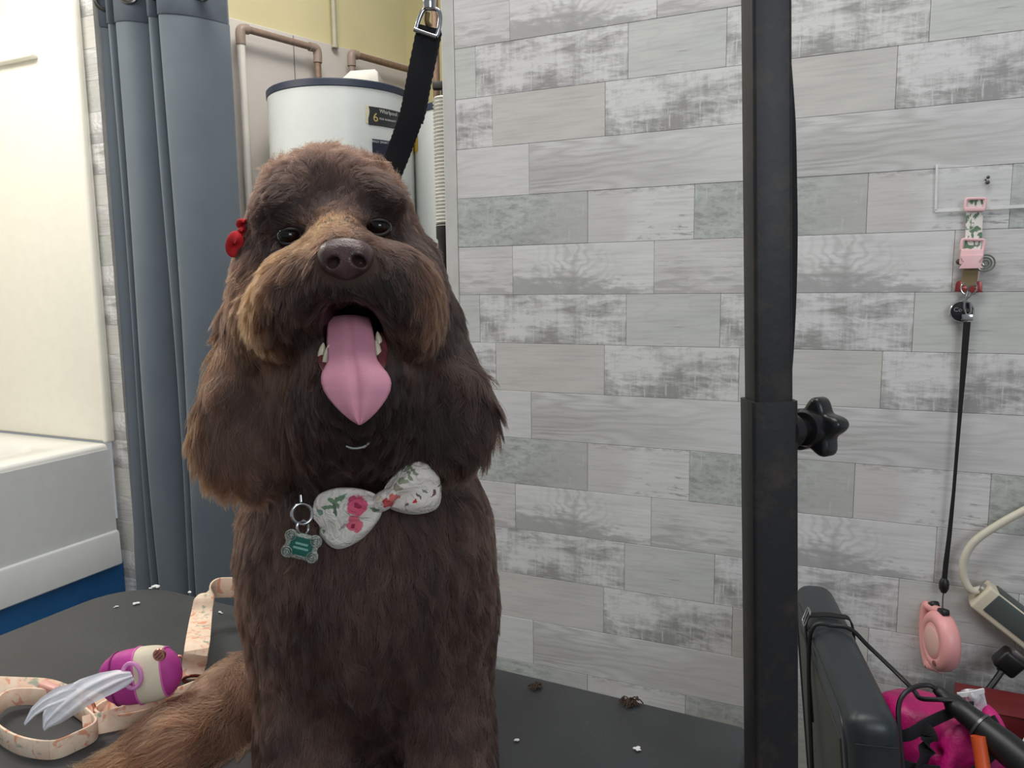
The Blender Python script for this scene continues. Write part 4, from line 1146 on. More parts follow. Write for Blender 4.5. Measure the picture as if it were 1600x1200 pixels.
for i in range(9):
    f = i / 8 - 1e-9; r = math.sin(math.pi * f); z = math.cos(math.pi * f); row = []
    for j in range(24):
        t = 2 * math.pi * j / 24
        row.append(to_world(cs(600 + (24 * math.cos(t) - 4 * math.sin(t)) * max(r, .01), 782 + (19 * math.sin(t) - 7 * math.cos(t)) * max(r, .01), CD - .003 + .014 * z * (1 + .08 * math.sin(6 * t)))))
    G.append(row)
MB().grid(G, close_u=True).obj('bow_knot', floral.m, col, angle=180)
def ringpts(px, py, d, r, tilt=0.0, n=28, sq=1.0):
    return [to_world(cs(px + r * math.cos(q), py + r * sq * math.sin(q), d + tilt * math.cos(q))) for q in np.linspace(0, 2 * math.pi, n + 1)[:-1]]
RDP = .632
MB().tube([to_world(cs(470, 762, RDP + .010)), to_world(cs(470, 775, RDP)), to_world(cs(471, 789, RDP - .001))], 0.0015, 10).obj('hanger_pin', chrome, col)
MB().tube(ringpts(472, 803, RDP - .002, 16, .004), 0.0015, 10, True).obj('split_ring', chrome, col)
MB().tube(ringpts(473, 824, RDP - .003, 9, .004, 20, 1.2), 0.0012, 8, True).obj('jump_ring', chrome, col)
tagm = mat('tag_silver', (176, 180, 172), 0.25, 1.0, var=0.5, scale=600, bump=0.6, bscale=1500)
TDp = RDP - .004; ta = math.radians(14)
tax = nrm(RGT * math.cos(ta) - UPV * math.sin(ta)); tay = np.cross(tax, -FWD) * -1
tay = nrm(UPV * math.cos(ta) + RGT * math.sin(ta)); tc = to_world(cs(472, 853, TDp)); k = TDp / FPX
bone = []
for (bx, by, a0, a1) in ((19, 12, -50, 130), (-19, 12, 50, 230), (-19, -12, 130, 310), (19, -12, 230, 410)):
    for q in np.linspace(a0, a1, 11): bone.append(((bx + 11 * math.cos(math.radians(q))) * k, (by + 11 * math.sin(math.radians(q))) * k))
bt = MB().prism(bone, tc, tax, tay, -FWD, 0.0022, 0.0005); bt = bt.obj('bone_tag', tagm, col, angle=40, label='silver bone tag with green enamel centre')
MB().prism([(x * k, y * k) for x, y in rrect(-18, 18, -14, 14, 3, 3)], tc - FWD * 0.0022, tax, tay, -FWD, 0.0006, 0.0002).obj('enamel_plate', mat('green_enamel', (18, 92, 80), 0.2, var=0.2), bt)
mm = MB()
for sx_ in (-1, 1):
    for sy_ in (-1, 1):
        ctr = tc + tax * 20 * sx_ * k + tay * 13 * sy_ * k - FWD * .0026
        for rr_ in (8, 4.5):
            mm.tube([ctr + (tax * math.cos(q) + tay * math.sin(q)) * rr_ * k for q in np.linspace(0, 2 * math.pi, 15)[:-1]], 0.0005, 6, True)
mm.obj('filigree', tagm, bt)['kind'] = 'stuff'
mm = MB()
for (yy, w) in ((4, 20), (-3, 24)): mm.box(tc + tay * yy * k - FWD * 0.0029, (w * k, 3.4 * k, 0.0003), (tax, tay, FWD))
mm.obj('engraved_line', mat('enamel_pale', (120, 172, 160), 0.4), bt)['kind'] = 'stuff'
# slide ring of the loop under the chin
arc = [to_world(cs(556 + 26 * math.cos(q), 676 + 24 * math.sin(q), (.592 + .02 * (1 - math.sin(q))))) for q in np.linspace(0.15, 2.1, 16)]
MB().tube(arc, 0.0016, 8).obj('choke_ring', chrome, lp)

# ================================================================== red hair clip on the dog's ear
redm = mat('red_felt', (196, 18, 30), 0.75, var=0.2, scale=80, bump=0.3)
rb = empty('hair_clip', to_world(cs(372, 398, .655)), 'small red felt bow clipped to the side of the dog head', 'hair clip')
def petal(name, px, py, rx, ry, deg, d, notch=0.0):
    G = []
    for i in range(10):
        f = i / 9; r = math.sin(math.pi * f); z = math.cos(math.pi * f); row = []
        for j in range(24):
            t = 2 * math.pi * j / 24; rr_ = 1 - notch * max(0, math.cos(t * 1 + 1.2)) ** 6
            x, y = rx * math.cos(t) * max(r, .01) * rr_, ry * math.sin(t) * max(r, .01) * rr_; a = math.radians(deg)
            row.append(to_world(cs(px + x * math.cos(a) - y * math.sin(a), py + x * math.sin(a) + y * math.cos(a), d + .003 * z + .004 * math.sin(t))))
        G.append(row)
    return MB().grid(G, close_u=True).obj(name, redm, rb, angle=180)
petal('bow_loop', 367, 381, 15, 22, 12, .628, .12); petal('bow_loop', 381, 348, 13, 10, -20, .628, .45); petal('bow_knot', 378, 362, 8, 8, 0, .630)
MB().box(to_world(cs(388, 368, .645)), (.012, .02, .004), CB, .001).obj('clip_bar', chrome, rb)

# ================================================================== harness, bag pouch and strap on the table
peach = NT('peach_print')
pc = peach.noise(peach.map((1, 1, 1)), 38, 3, .5, 1.2)
c = peach.mix(peach.ramp(pc, [(0.42, 0.0), (0.60, 1.0)]), lin((236, 214, 190)), lin((232, 200, 174)))
c = peach.mix(peach.ramp(peach.noise(peach.map((1, 1, 1), (4, 4, 2)), 55, 3, .5, 1.5), [(0.58, 0.0), (0.64, 1.0)]), c, lin((222, 158, 130)))
c = peach.mix(peach.ramp(peach.noise(peach.map((1, 1, 1), (8, 1, 6)), 48, 3, .5, 1.0), [(0.62, 0.0), (0.68, 1.0)]), c, lin((160, 168, 148)))
peach.color(c); peach.set(Roughness=0.8); peach.bump(peach.noise(peach.map(), 1800, 2), 0.3, 0.0005)
pink_metal = mat('rose_metal', (226, 160, 140), 0.25, 0.9)
hs = empty('dog_harness', Tb(170, 1130), 'peach printed strap harness lying in loops on the black table', 'dog harness')
def strap(name, pts, w, side, parent, n=7, closed=False, th=.0028, m=None):
    p = [Tb(*q) for q in pts]; p = spline(p, n, closed)
    if closed: p.append(p[0])
    sd_ = side
    if closed and np.ndim(side) == 1: sd_ = side
    return MB().ribbon(p, sd_, w, th).obj(name, m or peach.m, parent)
# neck loop standing on its edge a little, like a collapsed ring
strap('neck_loop', [(78, 1172, .010), (20, 1160, .012), (-14, 1128, .014), (8, 1094, .014), (50, 1088, .013), (100, 1096, .012), (138, 1122, .011), (150, 1140, .010), (120, 1158, .010)], .019, nrm(Z + UPV * .3), hs, 6, True)
strap('chest_strap', [(-30, 1075, .012), (20, 1077, .012), (70, 1080, .012), (110, 1094, .011), (150, 1104, .010), (200, 1118, .008)], .026, nrm(Z * .7 - E2 * .7), hs)
strap('belly_strap', [(130, 1140, .006), (190, 1125, .008), (250, 1105, .012), (300, 1085, .014), (360, 1060, .014), (420, 1040, .012)], .026, nrm(Z * .8 - E2 * .5), hs)
strap('side_loop', [(150, 1112, .012), (160, 1122, .010), (200, 1122, .010), (236, 1112, .010), (240, 1100, .012), (215, 1094, .013), (175, 1098, .013)], .011, nrm(Z), hs, 6, True)
MB().box(Tb(78, 1082, .016), (.030, .010, .020), (E1, E2, Z), .003, 3).obj('buckle', mat('pink_buckle', (226, 168, 156), 0.35), hs)
MB().tube([Tb(138, 1106, .014) + (E1 * math.cos(q) + Z * math.sin(q)) * .011 for q in np.linspace(0, 6.283, 19)[:-1]], .0018, 8, True).obj('ring', pink_metal, hs)
# upright lead strap
ls = empty('lead_strap', Tb(300, 1060), 'peach printed lead strap arching up beside the dog', 'strap')
pts = [Tb(297, 1062, .006), Tb(303, 1040, .018), Tb(308, 1010, .040), P(314, 965, 1.00), P(320, 935, 1.02), P(330, 922, 1.03), P(350, 918, 1.04), P(385, 920, 1.04), P(420, 935, 1.02)]
sdirs = [RGT, RGT, RGT, RGT, nrm(RGT + UPV * .25), nrm(RGT * .5 + UPV * .8), UPV, UPV, UPV]
pp = spline(pts, 6); ss = [nrm(v) for v in spline(sdirs, 6)]
MB().ribbon(pp, ss, [.027] * len(pp), .003).obj('strap', peach.m, ls)
MB().tube([P(306, 1062, .875) + (RGT * math.cos(q) * 1.6 + UPV * math.sin(q) * .5) * .009 for q in np.linspace(0, 6.283, 17)[:-1]], .0019, 8, True).obj('end_ring', mat('bronze_ring', (120, 70, 60), 0.3, 0.9), ls)
MB().tube([P(281, 1034, .905) + (RGT * math.cos(q) * .8 + UPV * math.sin(q)) * .0065 for q in np.linspace(0, 6.283, 17)[:-1]], .0018, 8, True).obj('side_ring', pink_metal, ls)
# pouch
bp = empty('bag_pouch', Tb(222, 1096), 'magenta and cream waste bag pouch lying on the table', 'pouch')
mag = mat('magenta_cloth', (192, 62, 152), 0.6, var=0.2, scale=40, bump=0.3); crm = mat('cream_cloth', (224, 212, 188), 0.7, bump=0.3); pinkp = mat('pink_piping', (220, 116, 184), 0.5)
bc = Tb(222, 1096, .030); bax = nrm(RGT * 0.99 + UPV * 0.15); bay = nrm(UPV - bax * (UPV @ bax)); baz = np.cross(bax, bay)
KB = ((bc - CAM) @ FWD) / FPX; bc = P(220, 1055, (bc - CAM) @ FWD)
def pouch_ring(f, sc=1.0, seg=36):
    """cross-section at f in -1..1 along the pouch"""
    w = 42 * (1 - abs(f) ** 3.2) ** 0.5; row = []
    for j in range(seg):
        t = 2 * math.pi * j / seg; c_, s_ = math.cos(t), math.sin(t)
        ex = 0.75
        x = math.copysign(abs(c_) ** ex, c_) * max(w, 1.5) * sc; y = math.copysign(abs(s_) ** ex, s_) * max(w, 1.5) * .62 * sc
        row.append(bc + bax * f * 64 * KB + bay * x * KB + baz * y * KB)
    return row
fs = np.sin(np.linspace(-1, 1, 31) * math.pi / 2)
MB().grid([pouch_ring(f) for f in fs], close_u=True).obj('pouch_body', mag, bp, angle=180)
MB().grid([pouch_ring(f, 1.02) for f in np.linspace(.02, .66, 12)], close_u=True).obj('cream_panel', crm, bp, angle=180, label='cream middle panel')
for f in (.02, .66): MB().tube(pouch_ring(f, 1.025), .0011, 6, True).obj('piping', pinkp, bp)
MB().tube(pouch_ring(-.55, 1.02), .0012, 6, True).obj('zip', mat('zip_plum', (128, 34, 100), 0.5), bp)
hc_ = P(206, 1056, (bc - CAM) @ FWD - .020)
MB().tube([hc_ + (bax * math.cos(q) * .75 + bay * math.sin(q)) * .0125 for q in np.linspace(0, 6.283, 25)[:-1]], .0022, 8, True).obj('opening_ring', mat('ring_pink', (214, 140, 194), 0.4), bp)
em = P(249, 1023, (bc - CAM) @ FWD - .0285); mm = MB()
MB().lathe([(0, .0016), (.0058, .0015), (.0064, .0005), (.0064, -.001), (0, -.001)], em, -FWD, 24).obj('round_emblem', pink_metal, bp)
mm.box(em - FWD * .0018, (.008, .0014, .0006), (nrm(RGT + UPV), nrm(UPV - RGT), FWD)).box(em - FWD * .0018 + nrm(UPV - RGT) * .0028, (.006, .0012, .0006), (nrm(RGT + UPV), nrm(UPV - RGT), FWD)).box(em - FWD * .0018 - nrm(UPV - RGT) * .0028, (.006, .0012, .0006), (nrm(RGT + UPV), nrm(UPV - RGT), FWD)).obj('emblem_bar', mat('emblem_dark', (150, 90, 84), 0.4, 0.7), bp)['kind'] = 'stuff'
# translucent bag pulled out of the opening
film = NT('bag_film'); film.color(lin((222, 222, 228))); film.set(Roughness=0.6); film.b.inputs['Transmission Weight'].default_value = 0.0; film.b.inputs['Alpha'].default_value = 0.85
film.color(film.mix(film.noise(film.map(), 60, 3), lin((250, 248, 250)), lin((238, 238, 244))))
bl = [(207, 1056, 8, .0), (190, 1060, 15, .0), (165, 1068, 19, -.004), (135, 1080, 21, -.006), (108, 1096, 22, -.005), (86, 1112, 20, -.003), (72, 1126, 12, -.002), (68, 1140, 3, -.001)]
d0 = (hc_ - CAM) @ FWD; G = []
bl = np.array(bl); tt = np.linspace(0, len(bl) - 1, 40); bl = np.stack([np.interp(tt, range(len(bl)), bl[:, i]) for i in range(4)], 1)
for q in bl:
    row = []
    for j in range(13):
        f = j / 6 - 1; nx = np.array([.45, .9])
        row.append(P(q[0] + nx[0] * f * q[2], q[1] + nx[1] * f * q[2], d0 + q[3] - .012 * (1 - f * f) * .4 + .002 * math.sin(9 * f + q[0] * .05) - .03 * (207 - q[0]) / 140))
    G.append(row)
wb_ = MB().grid(G)
bl2 = [(120, 1078, 12), (95, 1086, 14), (70, 1098, 10), (52, 1112, 7), (38, 1132, 2)]; G = []
bl2 = np.array(bl2, float); tt = np.linspace(0, 4, 24); bl2 = np.stack([np.interp(tt, range(5), bl2[:, i]) for i in range(3)], 1)
for q in bl2:
    G.append([P(q[0] + .45 * f * q[2], q[1] + .9 * f * q[2], d0 - .006 - .03 * (207 - q[0]) / 140 + .002 * math.sin(7 * f)) for f in np.linspace(-1, 1, 9)])
wb_.grid(G)
wbo = wb_.obj('waste_bag', film.m, label='translucent white waste bag pulled from the magenta pouch', category='bag', angle=180)

# ================================================================== fluff and hair tufts on the table
fluff = mat('white_fluff', (222, 222, 218), 0.9)
for k, (x, y, r) in enumerate(((242, 918, 5), (213, 944, 4), (181, 949, 2.5), (206, 1062, 2), (296, 926, 3), (808, 1158, 4), (996, 1171, 4.5), (322, 1062, 3), (345, 958, 3))):
    c0_ = Tb(x, y, 0.001); kk_ = ((c0_ - CAM) @ FWD) / FPX; m = MB()
    for i in range(6):
        m.ball(c0_ + np.array([random.uniform(-1, 1), random.uniform(-1, 1), 0]) * r * kk_ + Z * .0008, np.array([r * .8, r * .55, r * .35]) * kk_ * random.uniform(.6, 1.1), None, 8, 6)
    lab = ['largest white fluff scrap at the rounded far corner', 'white fluff scrap on mat just in front of the corner', 'faint white speck on the mat before the tub', 'tiny white speck under the waste bag', 'small white scrap below the curtain edge',
           'white scrap on the mat right beside the dog paw', 'white scrap on the mat near the steel post', 'white scrap beside the lead strap end', 'white scrap inside the lead strap arch'][k]
    m.obj('fluff_scrap', fluff, label=lab, category='scrap', group='fluff scraps on the table')
for k, (x, y, r) in enumerate(((984, 1100, 12), (837, 1072, 7))):
    c0_ = Tb(x, y, 0.002); kk_ = ((c0_ - CAM) @ FWD) / FPX; m = MB()
    for i in range(26):
        q = random.uniform(0, 6.28); a_ = c0_ + np.array([random.gauss(0, .5), random.gauss(0, .4), 0]) * r * kk_
        dv = np.array([math.cos(q), math.sin(q), 0]) * r * kk_ * .8
        m.tube(spline([a_ - dv, a_ + Z * r * kk_ * random.uniform(.2, .8) + dv[[1, 0, 2]] * .3, a_ + dv], 3), .0007, 4)
    m.obj('hair_tuft', mat('tuft_brown', (70, 52, 42), 0.9), label=('larger brown clipped hair tuft near the far table edge', 'small brown clipped hair tuft behind the dog')[k], category='hair tuft', group='clipped hair tufts')

# ================================================================== things hanging on the plank wall
film2 = NT('clear_sleeve'); film2.color(lin((238, 240, 242))); film2.set(Roughness=0.22, Alpha=0.22); film2.b.inputs['Specular IOR Level'].default_value = 0.8
film2.color(film2.mix(film2.noise(film2.map(), 12, 2), lin((236, 238, 240)), lin((246, 246, 246))))
G = []
for j in range(17):
    row = []
    for i in range(29):
        fx, fy = i / 28, j / 16
        x = 1463 + fx * 175; y = (256 + fx * 8) + fy * (74 - 17 * fx)
        row.append(Wl(x, y, .004 + .003 * math.sin(4 * fx + 2 * fy) ** 2 + (.004 * math.sin(5 * fy) * max(0, .35 - fx) * 3)))
    G.append(row)
cs_ = empty('clear_sleeve', Wl(1545, 330, .004), 'clear plastic sleeve tacked on the planks above the pink collar', 'plastic sleeve')
MB().grid(G).obj('film', film2.m, cs_, angle=180)
MB().ribbon([Wl(1461, 329.5, .006), Wl(1540, 325.5, .006), Wl(1640, 320, .006)], Z, .005, .0012).obj('seam', mat('seam_white', (232, 232, 230), 0.4), cs_)
MB().ribbon([Wl(1464, 257, .006), Wl(1462, 329, .006)], WU, .003, .0012).obj('seam', mat('seam_white', (232, 232, 230), 0.4), cs_)
tk = MB()
for (x, y, r) in ((1544, 277, 2.6), (1543, 285, 3.2), (1540, 281, 1.6)): tk.ball(Wl(x, y, .008), np.array([1, 1, 1]) * r * .0010, None, 10, 8)
tk.obj('tack', mat('tack_grey', (74, 76, 78), 0.4), cs_)
# pink collar
pk = mat('pink_plastic', (240, 196, 198), 0.4, var=0.06); olive = mat('olive_webbing', (132, 116, 84), 0.8, bump=0.4, bscale=1500)
leaf = NT('leaf_print'); lv = leaf.vor(leaf.map((1.0, 1, 0.6)), 95)
c = leaf.mix(leaf.ramp(leaf.noise(leaf.map((1, 1, .7)), 75, 3, .5, 1.2), [(0.50, 0.0), (0.55, 1.0)]), lin((226, 220, 214)), lin((96, 124, 96)))
leaf.color(c); leaf.set(Roughness=0.75)
KW = ((Wl(1520, 400) - CAM) @ FWD) / FPX
pcx = empty('pet_collar', Wl(1518, 470, .012), 'pink buckled leaf print collar hanging on the wall with charms', 'collar')
def wrect(px, py, w, h, off, th, name, m, bev=.0012, deg=0.0):
    a = math.radians(deg); ax = WU * math.cos(a) - Z * math.sin(a); az = Z * math.cos(a) + WU * math.sin(a); k_ = ((Wl(px, py) - CAM) @ FWD) / FPX
    return MB().box(Wl(px, py, off), (w * k_ * 1.25, th, h * k_), (ax, WN, az), bev, 2).obj(name, m, pcx)
def wframe(px, py, w, h, off, rad, name, m, parent, deg=0.0):
    k_ = ((Wl(px, py) - CAM) @ FWD) / FPX; c_ = Wl(px, py, off); a = math.radians(deg); ax = WU * math.cos(a) - Z * math.sin(a); az = Z * math.cos(a) + WU * math.sin(a)
    pts = [c_ + ax * x * k_ * 1.25 + az * y * k_ for x, y in rrect(-w / 2, w / 2, -h / 2, h / 2, 2.5, 3)]
    return MB().tube(pts, rad, 8, True).obj(name, m, parent)
MB().ribbon([Wl(1523, 312, .012), Wl(1523, 330, .010), Wl(1522, 352, .011), Wl(1521, 374, .014), Wl(1519, 390, .016)], WU, .0225, .0022).obj('strap', leaf.m, pcx)
wframe(1524, 319, 21, 17, .014, .0022, 'slider', pk, pcx, 2)
wrect(1523, 327, 22, 6, .015, .004, 'slider_bar', pk, deg=2)
wframe(1520, 383, 24, 17, .017, .0024, 'buckle_frame', pk, pcx, 4)
wrect(1518, 402, 25, 24, .018, .009, 'buckle', pk, .003, 4)
MB().prism([(x * KW * 1.25, y * KW) for x, y in ((-13, 0), (13, 0), (8, -10), (13, -20), (-13, -20), (-8, -10))], Wl(1518, 399, .022), WU, Z, -WN, .003, .0008).obj('buckle_prongs', pk, pcx)
MB().ribbon([Wl(1518, 412, .015), Wl(1516, 428, .015), Wl(1514, 446, .014)], WU, .021, .0024).obj('webbing', olive, pcx)
MB().ribbon([Wl(1526, 400, .010), Wl(1526, 425, .010), Wl(1523, 440, .011)], WU, .009, .0022).obj('strap_end', pk, pcx)
MB().tube([Wl(1514, 450, .014) + (WU * math.cos(q) + Z * math.sin(q)) * .011 for q in np.linspace(0, 6.283, 21)[:-1]], .0016, 8, True).obj('ring', chrome, pcx)
chm = mat('charm_green', (150, 160, 146), 0.25, 0.8)
for rr_ in (.0125, .008, .004):
    MB().tube([Wl(1540, 411, .012) + (WU * math.cos(q) + Z * math.sin(q)) * rr_ for q in np.linspace(0, 6.283, 21)[:-1]], .0013, 6, True).obj('spiral_charm', chm, pcx)
MB().ball(Wl(1500, 409, .012), (.006, .006, .005), None, 12, 8).obj('bead', mat('bead_dark', (70, 54, 50), 0.3), pcx)
redc = mat('charm_red', (150, 58, 56), 0.25, 0.3, var=0.3, scale=200)
def heart(px, py, s_, deg):
    pts = []
    for q in np.linspace(0, 2 * math.pi, 29)[:-1]:
        pts.append((s_ * 16 * math.sin(q) ** 3 / 16, s_ * (13 * math.cos(q) - 5 * math.cos(2 * q) - 2 * math.cos(3 * q) - math.cos(4 * q)) / 16))
    a = math.radians(deg); ax = WU * math.cos(a) - Z * math.sin(a); az = Z * math.cos(a) + WU * math.sin(a)
    o = MB().prism(pts, Wl(px, py, .012), ax, az, -WN, .003, .0008).obj('heart_charm', redc, pcx)
heart(1500, 449, .0100, 50); heart(1526, 450, .0105, -50)
bt_ = mat('tag_black', (34, 32, 36), 0.35)
rt = MB().lathe([(0, .001), (.0145, .001), (.016, .0002), (.016, -.002), (0, -.002)], Wl(1503, 487, .012), -WN, 32).obj('round_tag', bt_, pcx, label='round black name tag')
MB().tube([Wl(1503, 487, .013) + (WU * math.cos(q) + Z * math.sin(q)) * .0163 for q in np.linspace(0, 6.283, 33)[:-1]], .0011, 8, True).obj('rim', chrome, rt)
text('lettering', 'Coco', .0095, Wl(1502, 484, .0135), WU, Z, mat('tag_silver_ink', (150, 148, 150), 0.4), rt)
# retractable lead
rl = empty('retractable_lead', Wl(1465, 1050, .02), 'pink retractable lead hanging by its black tape from the wall collar', 'dog lead')
D1 = .018
MB().tube([Wl(1514, 456, D1), Wl(1511, 464, D1)], .0032, 10).obj('clip_eye', chrome, rl)
MB().tube(spline([Wl(1516, 462, D1), Wl(1509, 468, D1), Wl(1506, 480, D1), Wl(1510, 492, D1), Wl(1516, 488, D1), Wl(1515, 472, D1)], 5), .0021, 8).obj('snap_hook', chrome, rl)
MB().box(Wl(1511, 496, D1), (.016, .005, .010), (WU, WN, Z), .001).obj('clip_loop', chrome, rl)
tp = [(1511, 503, .0125), (1508, 540, .0120), (1505, 580, .0105), (1502, 620, .0085), (1498, 670, .0070), (1494, 720, .0064), (1490, 770, .0064), (1487, 800, .0075), (1483, 840, .0085), (1478, 880, .0098), (1475, 912, .0100)]
tq = np.array(tp); ti = np.linspace(0, len(tp) - 1, 60); tq = np.stack([np.interp(ti, range(len(tp)), tq[:, i]) for i in range(3)], 1)
MB().ribbon([Wl(a_, b_, D1) for a_, b_, _ in tq], nrm(WU * 1.0), list(tq[:, 2] * .8), .0016).obj('tape', web, rl)
blkp = mat('black_plastic', (26, 26, 28), 0.4)
MB().lathe([(0, -.014), (.004, -.013), (.0075, -.006), (.0078, .002), (.0065, .008), (.0040, .012), (0, .0125)], Wl(1475, 914, D1), Z, 16).obj('stopper', blkp, rl)
MB().tube([Wl(1475, 920, D1), Wl(1473, 936, D1 + .004), Wl(1472.5, 952, D1 + .010)], .0011, 6).obj('cord', mat('cord_grey', (70, 66, 64), 0.6), rl)
lpink = mat('lead_case_pink', (236, 168, 166), 0.38, var=0.07); lpink2 = mat('lead_case_pale', (234, 188, 178), 0.4, var=0.06)
cc0 = Wl(1470, 1001, .045); kd_ = ((cc0 - CAM) @ FWD) / FPX
vd = nrm(cc0 - CAM)
cax = nrm(RGT * .55 - FWD * .82 + UPV * 0.0)                       # axle of the case: its side face looks left and towards us
cax = nrm(-RGT * 1.0 + FWD * .03); cup = nrm(UPV - cax * (UPV @ cax)); cup = nrm(cup * math.cos(.07) + np.cross(cax, cup) * math.sin(.07)); csd = np.cross(cup, cax)
prof = [(0.0, .0125), (.024, .0125), (.0258, .0112), (.0275, .0125), (.034, .0122), (.0400, .0095), (.0425, .005), (.043, 0), (.0425, -.005), (.0400, -.0095), (.034, -.0122), (0, -.0125)]
G = []
for (r, h) in prof:
    row = []
    for j in range(56):
        t = 2 * math.pi * j / 56
        row.append(cc0 + cax * h * 1.25 + csd * math.cos(t) * max(r, 1e-4) * .98 + cup * math.sin(t) * max(r, 1e-4) * 1.14)
    G.append(row)
MB().grid(G, close_u=True).obj('case', lpink, rl, angle=50)
MB().lathe([(0, .0006), (.0225, .0006), (.0235, 0), (.0235, -.001), (0, -.001)], cc0 + cax * .0158, cax, 40).obj('side_disc', lpink2, rl)
MB().lathe([(0, .0008), (.0042, .0008), (.0042, -.001), (0, -.001)], cc0 + cax * .0166 - cup * .034 + csd * .008, cax, 16).obj('screw_hole', mat('hole_brown', (134, 82, 78), 0.6), rl)
hd_ = [cc0 + cax * .004 + csd * (-.030 - .017 * math.sin(q)) + cup * (.050 * math.cos(q)) for q in np.linspace(0.15, math.pi - .15, 18)]
MB().tube(hd_, .0072, 12, flat=1.2).obj('handle', lpink, rl)
for q_ in ([hd_[0], cc0 + cup * .047 + csd * .002], [hd_[-1], cc0 - cup * .046 - csd * .004]): MB().tube(q_, .0072, 10).obj('handle_end', lpink, rl)
MB().box(cc0 + cup * .049 + csd * .012, (.018, .012, .010), (csd, cax, cup), .002).obj('tape_outlet', blkp, rl)
MB().box(cc0 + cup * .053 - csd * .020, (.020, .014, .012), (nrm(csd + cup * .35), cax, nrm(cup - csd * .35)), .004, 3).obj('brake_button', blkp, rl)
# power strip with cream cable
pst_ = empty('power_strip', Wl(1560, 1010, .02), 'cream and green grey power strip fixed aslant on the wall', 'power strip')
A0, A1 = Wl(1513, 940, .022), Wl(1640, 1040, .022); sa = nrm(A1 - A0); sb = np.cross(WN, sa); sb = sb if sb[2] > 0 else -sb
SL = np.linalg.norm(A1 - A0) + .12
creamp = mat('strip_cream', (206, 198, 176), 0.45, var=0.08)
MB().box(A0 + sa * SL / 2 + sb * .022, (SL, .046, .040), (sa, sb, WN), .004, 3).obj('case', creamp, pst_)
MB().box(A0 + sa * (SL / 2 + .006) + sb * .026 - WN * .0206, (SL - .02, .034, .003), (sa, sb, WN), .001).obj('face_plate', mat('strip_face', (70, 78, 76), 0.5), pst_)
MB().box(A0 + sa * (SL / 2 + .006) + sb * .0455, (SL - .02, .003, .034), (sa, sb, WN), .001).obj('top_plate', mat('strip_face', (70, 78, 76), 0.5), pst_)
e0 = A0 + sb * .030
MB().tube([e0 - sa * .006, e0 + sa * .012], .0098, 14).obj('cable_gland', mat('gland_chrome', (170, 168, 160), 0.3, 0.6), pst_)
cb_ = spline([e0, Wl(1517, 922, .03), Wl(1506, 900, .03), Wl(1507, 872, .03), Wl(1524, 845, .028), Wl(1560, 820, .024), Wl(1600, 798, .02), Wl(1660, 770, .02), Wl(1760, 740, .02)], 8)
MB().tube(cb_, .0062, 12).obj('cable', mat('cable_cream', (210, 204, 186), 0.5), pst_)
# black plug under the strip
pg = empty('power_plug', Wl(1575, 1045, .05), 'black moulded plug pushed in below the power strip', 'plug')
pc_ = Wl(1576, 1034, .050)
MB().box(pc_, (.036, .034, .030), (sa, sb, WN), .006, 3).obj('plug_body', blkp, pg)
MB().box(pc_ + sa * .0 + sb * .018, (.02, .01, .018), (sa, sb, WN), .001).obj('plug_neck', mat('plug_metal', (150, 150, 146), 0.3, 0.8), pg)
MB().tube(spline([pc_ - sb * .012, Wl(1564, 1050, .06), Wl(1553, 1066, .07), Wl(1541, 1082, .08), Wl(1530, 1100, .10), Wl(1522, 1130, .12)], 6), [.0075] * 6 + [.0048] * 25, 10).obj('plug_cord', blkp, pg)

# ================================================================== black upholstered chair
vin = mat('black_vinyl', (44, 50, 54), 0.38, var=0.2, scale=14, bump=0.15, bscale=700)
vin2 = mat('vinyl_panel', (58, 60, 54), 0.55, var=0.15, scale=14, bump=0.15, bscale=700)
CT = .765                                                    # top edge of the backrest
F1 = onpl(1273, 918, np.array([0, 0, CT]), Z); N1 = onpl(1358, 1105, np.array([0, 0, CT]), Z)
ca = nrm(N1 - F1); cl_ = np.linalg.norm(N1 - F1); cbk = np.cross(Z, ca); cbk = cbk if cbk[0] > 0 else -cbk       # cbk: thickness, to the right
ch = empty('chair', np.append(((F1 + N1) / 2)[:2] + cbk[:2] * .2, 0), 'black vinyl padded chair seen edge on between post and pink bag', 'chair')
lean = nrm(Z - cbk * 0.10)
bcn = (F1 + N1) / 2 - lean * .21
MB().box(bcn, (cl_ + .05, .058, .42), (ca, cbk, lean), .022, 5).obj('backrest', vin, ch, angle=180)
MB().box(bcn - cbk * .0285 - lean * .01, (cl_ - .045, .006, .33), (ca, cbk, lean), .0028, 2).obj('back_panel', vin2, ch)
pr = [bcn - cbk * .029 + ca * x + lean * y for x, y in rrect(-(cl_ + .05) / 2 + .02, (cl_ + .05) / 2 - .02, -.19, .19, .03, 6)]
MB().tube(pr, .0022, 8, True).obj('piping', vin, ch)
se = N1 + ca * .0255 - lean * .03; MB().tube([bcn + ca * (cl_ / 2 + .0252) + cbk * x + lean * .178 for x in np.linspace(-.022, .022, 5)], .0010, 6).obj('seam', mat('seam_black', (16, 18, 20), 0.6), ch)
SZ = .455
scn = np.append((bcn + cbk * .27)[:2], SZ - .035)
MB().box(scn, (cl_ + .05, .46, .07), (ca, cbk, Z), .025, 4).obj('seat', vin, ch, angle=180)
legm = mat('chair_steel', (60, 60, 62), 0.35, 0.8)
for x in (-1, 1):
    for y in (-1, 1):
        q_ = scn + ca * x * (cl_ / 2 - .01) + cbk * y * .19
        MB().tube([np.append(q_[:2], SZ - .06), np.append(q_[:2] + (cbk * y * .02)[:2], 0)], .0125, 12).obj('leg', legm, ch)
